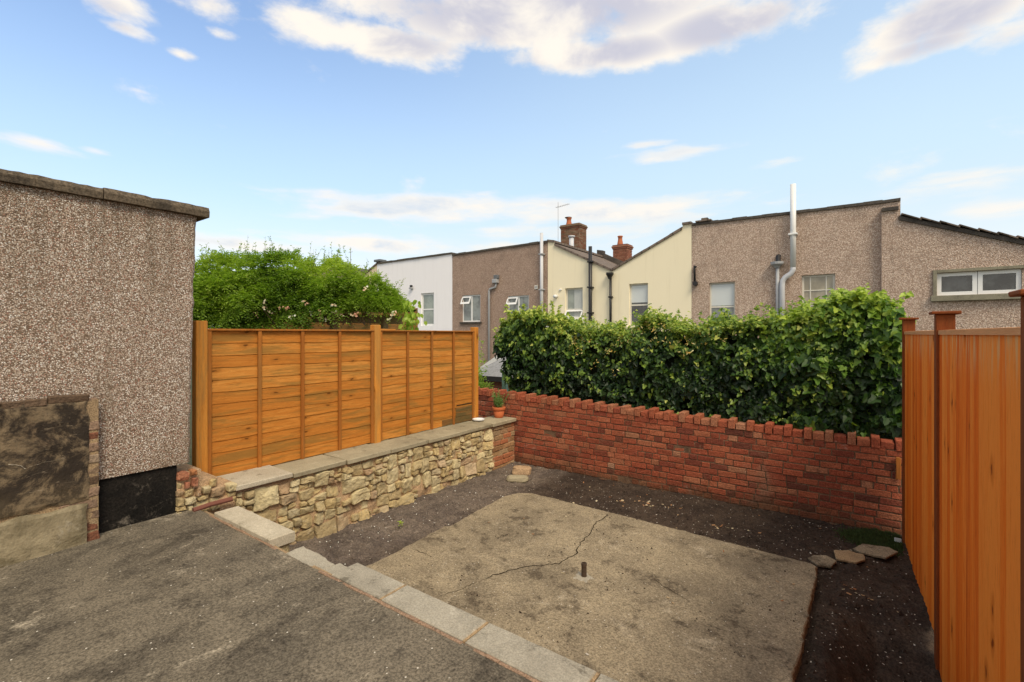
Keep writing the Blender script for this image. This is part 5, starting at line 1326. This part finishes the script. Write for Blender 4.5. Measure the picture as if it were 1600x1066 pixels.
# -- brown house
br, br_roof, W = house('house', 'brown pebbledashed house with two white casement windows and a pale soil pipe', [(707, 400), (855.5, 379)], HYP, 6.0, 'brown_pebbledash', [(722, 750.5, 461, 503), (793, 826.5, 462, 503)])
for w in W:
    f = window(br, w, HYP, 'white_upvc', 'pale_glass', .055, vs=(.5,), thin=.09, sill='house_trim', rec=.05)
    x0, x1, z0, z1 = w; xm = x0 + (x1 - x0) * .47
    # top hung vent standing open
    zt, zl = z1 - .04, z1 - .04 - (z1 - z0) * .30; mb = MB(); yA, yB_ = HYP + .045, HYP - .13; xl, xr, t = x0 - .02, xm, .06
    def q(x, s): return (x, yA + (yB_ - yA) * s, zt + (zl - zt) * s)
    for (xa_, xb_, s0, s1) in ((xl, xl + t, 0, 1), (xr - t, xr, 0, 1), (xl + t, xr - t, 0, .22), (xl + t, xr - t, .78, 1)):
        P0, P1, P2, P3_ = q(xa_, s0), q(xb_, s0), q(xb_, s1), q(xa_, s1)
        mb.add([P0, P1, P2, P3_] + [(p[0], p[1] + .03, p[2] + .012) for p in (P0, P1, P2, P3_)], [(0, 1, 2, 3), (4, 5, 6, 7), (0, 1, 5, 4), (1, 2, 6, 5), (2, 3, 7, 6), (3, 0, 4, 7)])
    sash = mb.build('open_vent', 'white_upvc', f)
x, z = on_y(838, 449, HYP); b = MB(); b.box(x - .09, x + .09, HYP - .03, HYP - .001, z - .09, z + .09, .5, .008); vt = b.build('air_vent', 'painted_frame', br); b = MB(); b.box(x - .045, x + .045, HYP - .034, HYP - .0305, z - .045, z + .045); b.build('grille', 'grey_pipe', vt)
def pipe(root, name, pts_px, Y0, off, r, mat, seg=10):
    b = MB(); P_ = [Vector((on_y(a, c, Y0)[0], Y0 - off, on_y(a, c, Y0)[1])) for a, c in pts_px]; b.tube(P_, r, seg); o = b.build(name, mat, root, True)
    return o, P_
def brackets(o, P_, Y0, r, mat, n=3):
    for k in range(n):
        t = (k + .6) / n; p = P_[0].lerp(P_[1], t); b = MB(); b.box(p.x - r * 1.5, p.x + r * 1.5, p.y - r * 1.25, Y0 - .001, p.z - .03, p.z + .03, .5, .006); b.build('bracket', mat, o)
o, P_ = pipe(br, 'soil_pipe', [(848.5, 365), (848.5, 530)], HYP, .12, .075, 'pale_pipe'); brackets(o, P_, HYP, .075, 'grey_pipe')
o, P_ = pipe(br, 'downpipe', [(777, 443), (776, 449), (767, 452), (766, 456), (766, 640)], HYP, .09, .05, 'grey_pipe'); 
x, z = on_y(776, 441, HYP); b = MB(); b.box(x - .14, x + .14, HYP - .20, HYP - .001, z - .06, z + .14, .5, .02); hp = b.build('hopper', 'grey_pipe', br)
b = MB(); b.box(x - .07, x + .17, HYP - .18, HYP - .001, z + .145, z + .33, .5, .02); b.build('outlet', 'lead', hp)
# -- yellow pair under butterfly roof
ya_, ya_roof, W = house('house', 'yellow house half with an open hopper window and tiled roof falling to the valley', [(856, 378), (866.5, 379), (867, 384), (955.5, 424)], HYP, 5.2, 'yellow_render', [(883, 910.5, 450, 508)], roof_mat='roof_tile', back_par=.36)
f = window(ya_, W[0], HYP, 'painted_frame', 'net_glass', .06, hs=(.42,), thin=.07, sill='yellow_render', curtain=[(.45, 1.0)], rec=.10)
x0, x1, z0, z1 = W[0]; mb = MB(); zm = z0 + (z1 - z0) * .40
def q(x, s): return (x, HYP + .06 - .42 * s, zm - (zm - z0 - .05) * s)
t = .05
for (xa_, xb_, s0, s1) in ((x0 + .02, x0 + .02 + t, 0, 1), (x1 - t - .01, x1 - .01, 0, 1), (x0 + .02 + t, x1 - t - .01, 0, .09), (x0 + .02 + t, x1 - t - .01, .9, 1)):
    P0, P1, P2, P3_ = q(xa_, s0), q(xb_, s0), q(xb_, s1), q(xa_, s1)
    mb.add([P0, P1, P2, P3_] + [(p[0], p[1] + .03, p[2] + .015) for p in (P0, P1, P2, P3_)], [(0, 1, 2, 3), (4, 5, 6, 7), (0, 1, 5, 4), (1, 2, 6, 5), (2, 3, 7, 6), (3, 0, 4, 7)])
sash = mb.build('open_sash', 'white_upvc', f)
o, P_ = pipe(ya_, 'soil_pipe', [(924.5, 386), (924.5, 505), (922, 512), (921, 540)], HYP, .13, .075, 'black_pipe'); brackets(o, P_, HYP, .075, 'black_pipe')
x, z = on_y(870, 463, HYP); b = MB(); b.tube([(x, HYP - .001, z), (x, HYP - .2, z - .02)], .075, 14); b.build('wall_outlet', 'white_upvc', ya_, True)
b = MB(); x, z = on_y(876, 453, HYP); b.box(x - .06, x + .06, HYP - .06, HYP - .001, z - .03, z + .03, .5, .01); b.build('cable_box', 'white_upvc', ya_)
yb_, yb_roof, W = house('house', 'yellow house half with roof verge rising to the tan house and a sash window', [(956, 424), (1066, 359), (1066.5, 352), (1080.5, 350)], HYP, 5.2, 'yellow_render', [(983, 1012.5, 443, 510)], roof_mat='roof_tile', back_par=.30)
window(yb_, W[0], HYP, 'painted_frame', 'dark_glass', .05, hs=(.5,), thin=.06, sill='yellow_render', blind=(.56, .96), rec=.10)
o, P_ = pipe(yb_, 'downpipe', [(955.5, 432), (955.5, 540)], HYP, .10, .05, 'black_pipe'); brackets(o, P_, HYP, .05, 'black_pipe', 2)
x, z = on_y(955, 428, HYP); b = MB(); b.lathe((x, HYP - .14, z - .22), [(.06, 0), (.09, .08), (.15, .18), (.155, .25), (.14, .25), (.05, .15)], 12); b.build('hopper', 'black_pipe', yb_)
# -- tan house
tn, tn_roof, W = house('house', 'tan pebbledashed house with a tall white flue pipe above its parapet', [(1081, 353), (1379, 318), (1407, 314)], HYP, 6.0, 'tan_pebbledash', [(1108, 1148.5, 441, 512), (1252.5, 1305, 429, 500)])
window(tn, W[0], HYP, 'painted_frame', 'pale_glass', .05, hs=(.46,), thin=.055, blind=(.49, .96), lower_dark=.22, rec=.09)
window(tn, W[1], HYP, 'painted_frame', 'beige_glass', .06, vs=(.26, .74), hs=(.33, .66), thin=.03, rec=.09)
o, P_ = pipe(tn, 'flue_pipe', [(1240, 290), (1240, 419)], HYP, .15, .085, 'white_upvc', 14); brackets(o, P_, HYP, .085, 'white_upvc', 1)
pipe(tn, 'soil_pipe', [(1240, 416), (1240, 422), (1237, 428), (1228, 434), (1224, 439), (1223, 446), (1223, 540)], HYP, .15, .082, 'pale_pipe', 14)
o, P_ = pipe(tn, 'downpipe', [(1215.5, 418), (1215.5, 540)], HYP, .10, .055, 'grey_pipe')
x, z = on_y(1215, 412, HYP); b = MB(); b.lathe((x, HYP - .13, z - .16), [(.06, 0), (.10, .06), (.19, .12), (.195, .20), (.18, .20), (.05, .12)], 14); hp = b.build('hopper', 'grey_pipe', tn)
b = MB(); b.tube([(x + .03, HYP - .001, z + .24), (x + .03, HYP - .12, z + .22), (x + .03, HYP - .14, z + .05)], .075, 8); b.build('outlet', 'black_pipe', hp)
o, P_ = pipe(tn, 'waste_pipe', [(1089, 418), (1086, 416), (1086, 421), (1086.5, 442)], HYP, .08, .04, 'black_pipe')
b = MB(); p = P_[-1]; b.tube([(p.x + .02, HYP - .16, p.z - .03), (p.x + .02, HYP - .001, p.z - .03)], .085, 12); b.build('elbow', 'black_pipe', o)
b = MB(); x0_, z0_ = on_y(1083, 352, HYP); x1_, z1_ = on_y(1112, 349, HYP); b.box(x0_ + .1, x1_, HYP - .10, HYP + .5, z0_ + .07, z0_ + .13, .5, .01); b.box(x0_ + .3, x1_ - .12, HYP - .08, HYP + .5, z0_ + .131, z0_ + .20, .5, .01); b.build('slate_stack', 'roof_tile', tn_roof)
# -- second tan house, a step forward
T2 = HYP - .18
t2, t2_roof, W = house('house', 'tan pebbledashed house with a sloping roof verge and twin white casements on the far right', [(1377.5, 331), (1404, 328), (1404.4, 344), (1600, 383), (1760, 412)], T2, 6.0, 'tan_pebbledash', [(1464, 1597, 423.5, 460)], thick=.11, roof_mat='house_trim')
x0, x1, z0, z1 = W[0]; xm = (x0 + x1) / 2
window(t2, (x0, xm - .002, z0, z1), T2, 'white_upvc', 'dark_glass', .095, rec=.05)
window(t2, (xm + .002, x1, z0, z1), T2, 'white_upvc', 'dark_glass', .095, rec=.05)
b = MB(); b.box(x0 - .14, x1 + .2, T2 - .12, T2 + .046, z0 - .16, z0 - .004, .5, .008); b.build('sill', 'stone_sill', t2)
b = MB(); b.box(x0 - .09, x0 - .004, T2 - .05, T2 - .001, z0 - .002, z1 + .09, .5, .005); b.box(x0 - .002, x1 + .1, T2 - .05, T2 - .001, z1 + .004, z1 + .09, .5, .005); b.build('window_surround', 'stone_sill', t2)
b = MB(); n = 7
for k in range(n):
    px0 = 1408 + k * 30; xa_, za_ = on_y(px0, 344 + (px0 - 1404) * .2, T2); xb__, zb__ = on_y(px0 + 31, 344 + (px0 + 31 - 1404) * .2, T2)
    for q_ in range(1):
        b.add([(xa_, T2 - .13, za_ + .165), (xb__, T2 - .13, zb__ + .115), (xb__, T2 + 6, zb__ + .115), (xa_, T2 + 6, za_ + .165), (xa_, T2 - .13, za_ + .20), (xb__, T2 - .13, zb__ + .15), (xb__, T2 + 6, zb__ + .15), (xa_, T2 + 6, za_ + .20)], [(0, 1, 2, 3), (4, 5, 6, 7), (0, 1, 5, 4), (1, 2, 6, 5), (2, 3, 7, 6), (3, 0, 4, 7)])
b.build('tile_course', 'roof_tile', t2_roof)

# -- chimneys on the main roofs behind, parts of the yellow houses
def chimney(root, px0, px1, ptop, Yc, d, pots, seed):
    x0, zt = on_y(px0, ptop, Yc); x1, _ = on_y(px1, ptop, Yc); rg = random.Random(seed)
    b = MB(); z = 3.2; k = 0
    b.box(x0 + .02, x1 - .02, Yc + .02, Yc + d - .02, 3.0, zt - .06)
    st = b.build('chimney', 'tan_mortar', root)
    b = MB()
    while z < zt - .22:
        for (fx0, fx1, fy0, fy1, ax) in ((x0, x1, Yc, Yc + .1, 0), (x1 - .1, x1, Yc, Yc + d, 1)):
            s = (fx0 if ax == 0 else fy0) - (.11 if k % 2 else 0); e = fx1 if ax == 0 else fy1
            while s < e - .02:
                a, c = max(s, fx0 if ax == 0 else fy0), min(s + .215, e)
                if c - a > .03:
                    if ax == 0: b.box(a + .004, c - .004, fy0 + rg.uniform(-.004, .004), fy1, z + .005, z + .07, rg.random(), .004)
                    else: b.box(fx0, fx1 + rg.uniform(-.004, .004), a + .004, c - .004, z + .005, z + .07, rg.random(), .004)
                s += .225
        z += .075; k += 1
    for q_, o_ in ((zt - .2, .03), (zt - .12, .06), (zt - .05, .02)): b.box(x0 - o_, x1 + o_, Yc - o_, Yc + d + o_, q_, q_ + .072, rg.random(), .006)
    b.build('stack_brickwork', 'sooty_brick' if seed == 1 else 'chimney_brick', st)
    for (px, ppt, r) in pots:
        xx, zz = on_y(px, ppt, Yc + d / 2); h = zz - zt - .02
        b = MB(); b.lathe((xx, Yc + d / 2, zt + .02), [(r * 1.15, 0), (r * 1.1, h * .2), (r * .82, h * .6), (r * .8, h * .86), (r * 1.0, h * .9), (r * 1.0, h), (r * .7, h), (r * .65, h * .8)], 16); b.build('pot', 'chimney_pot', st, True)
    return st, x0, x1, zt
st, cx0, cx1, czt = chimney(ya_, 876, 905, 353, 17.4, .9, [(889, 341, .16)], 1)
xx, zz = on_y(888, 340, 17.85); b = MB(); b.lathe((xx, 17.85, zz - .03), [(.19, 0), (.21, .03), (.02, .07)], 14); b.build('cowl', 'lead', st)
chimney(yb_, 957.5, 980, 384, 17.4, .7, [(969, 369, .14)], 2)
x, z0_ = on_y(893, 395, 15.0); _, z1_ = on_y(893, 371, 15.0); b = MB(); b.tube([(x, 15.0, z0_ - .3), (x, 15.0, z1_)], .12, 12); b.tube([(x, 15.0, z1_ + .001), (x, 15.0, z1_ + .07)], .17, 12); b.build('flue', 'pale_pipe', ya_roof, True)
x, z1_ = on_y(872, 316, 17.3); b = MB(); b.tube([(x, 17.3, 4.5), (x, 17.3, z1_)], .013, 5)
zc = on_y(872, 324, 17.3)[1]; b.tube([(x - .15, 17.3, zc), (x + .75, 17.3, zc + .08)], .010, 5)
for k in range(8): b.tube([(x - .1 + k * .11, 17.3 - .16, zc + .005 + k * .009), (x - .1 + k * .11, 17.3 + .16, zc + .005 + k * .009)], .006, 4)
b.build('aerial', 'grey_pipe', st)

# far roofs seen over the climber
Yf = 19.0
fr, fr_roof, W = house('house', 'distant grey roofed terrace house seen over the feathery climber', [(470, 425), (490, 417), (548, 419), (575, 429)], Yf, 6.0, 'brown_pebbledash', [], roof_mat='house_trim')
x, z1_ = on_y(548, 387, Yf); b = MB(); b.tube([(x, Yf, 4.0), (x, Yf, z1_)], .02, 5); b.tube([(x - .3, Yf, z1_ - .4), (x + .3, Yf, z1_ - .4)], .014, 5); b.build('aerial', 'grey_pipe', fr_roof)
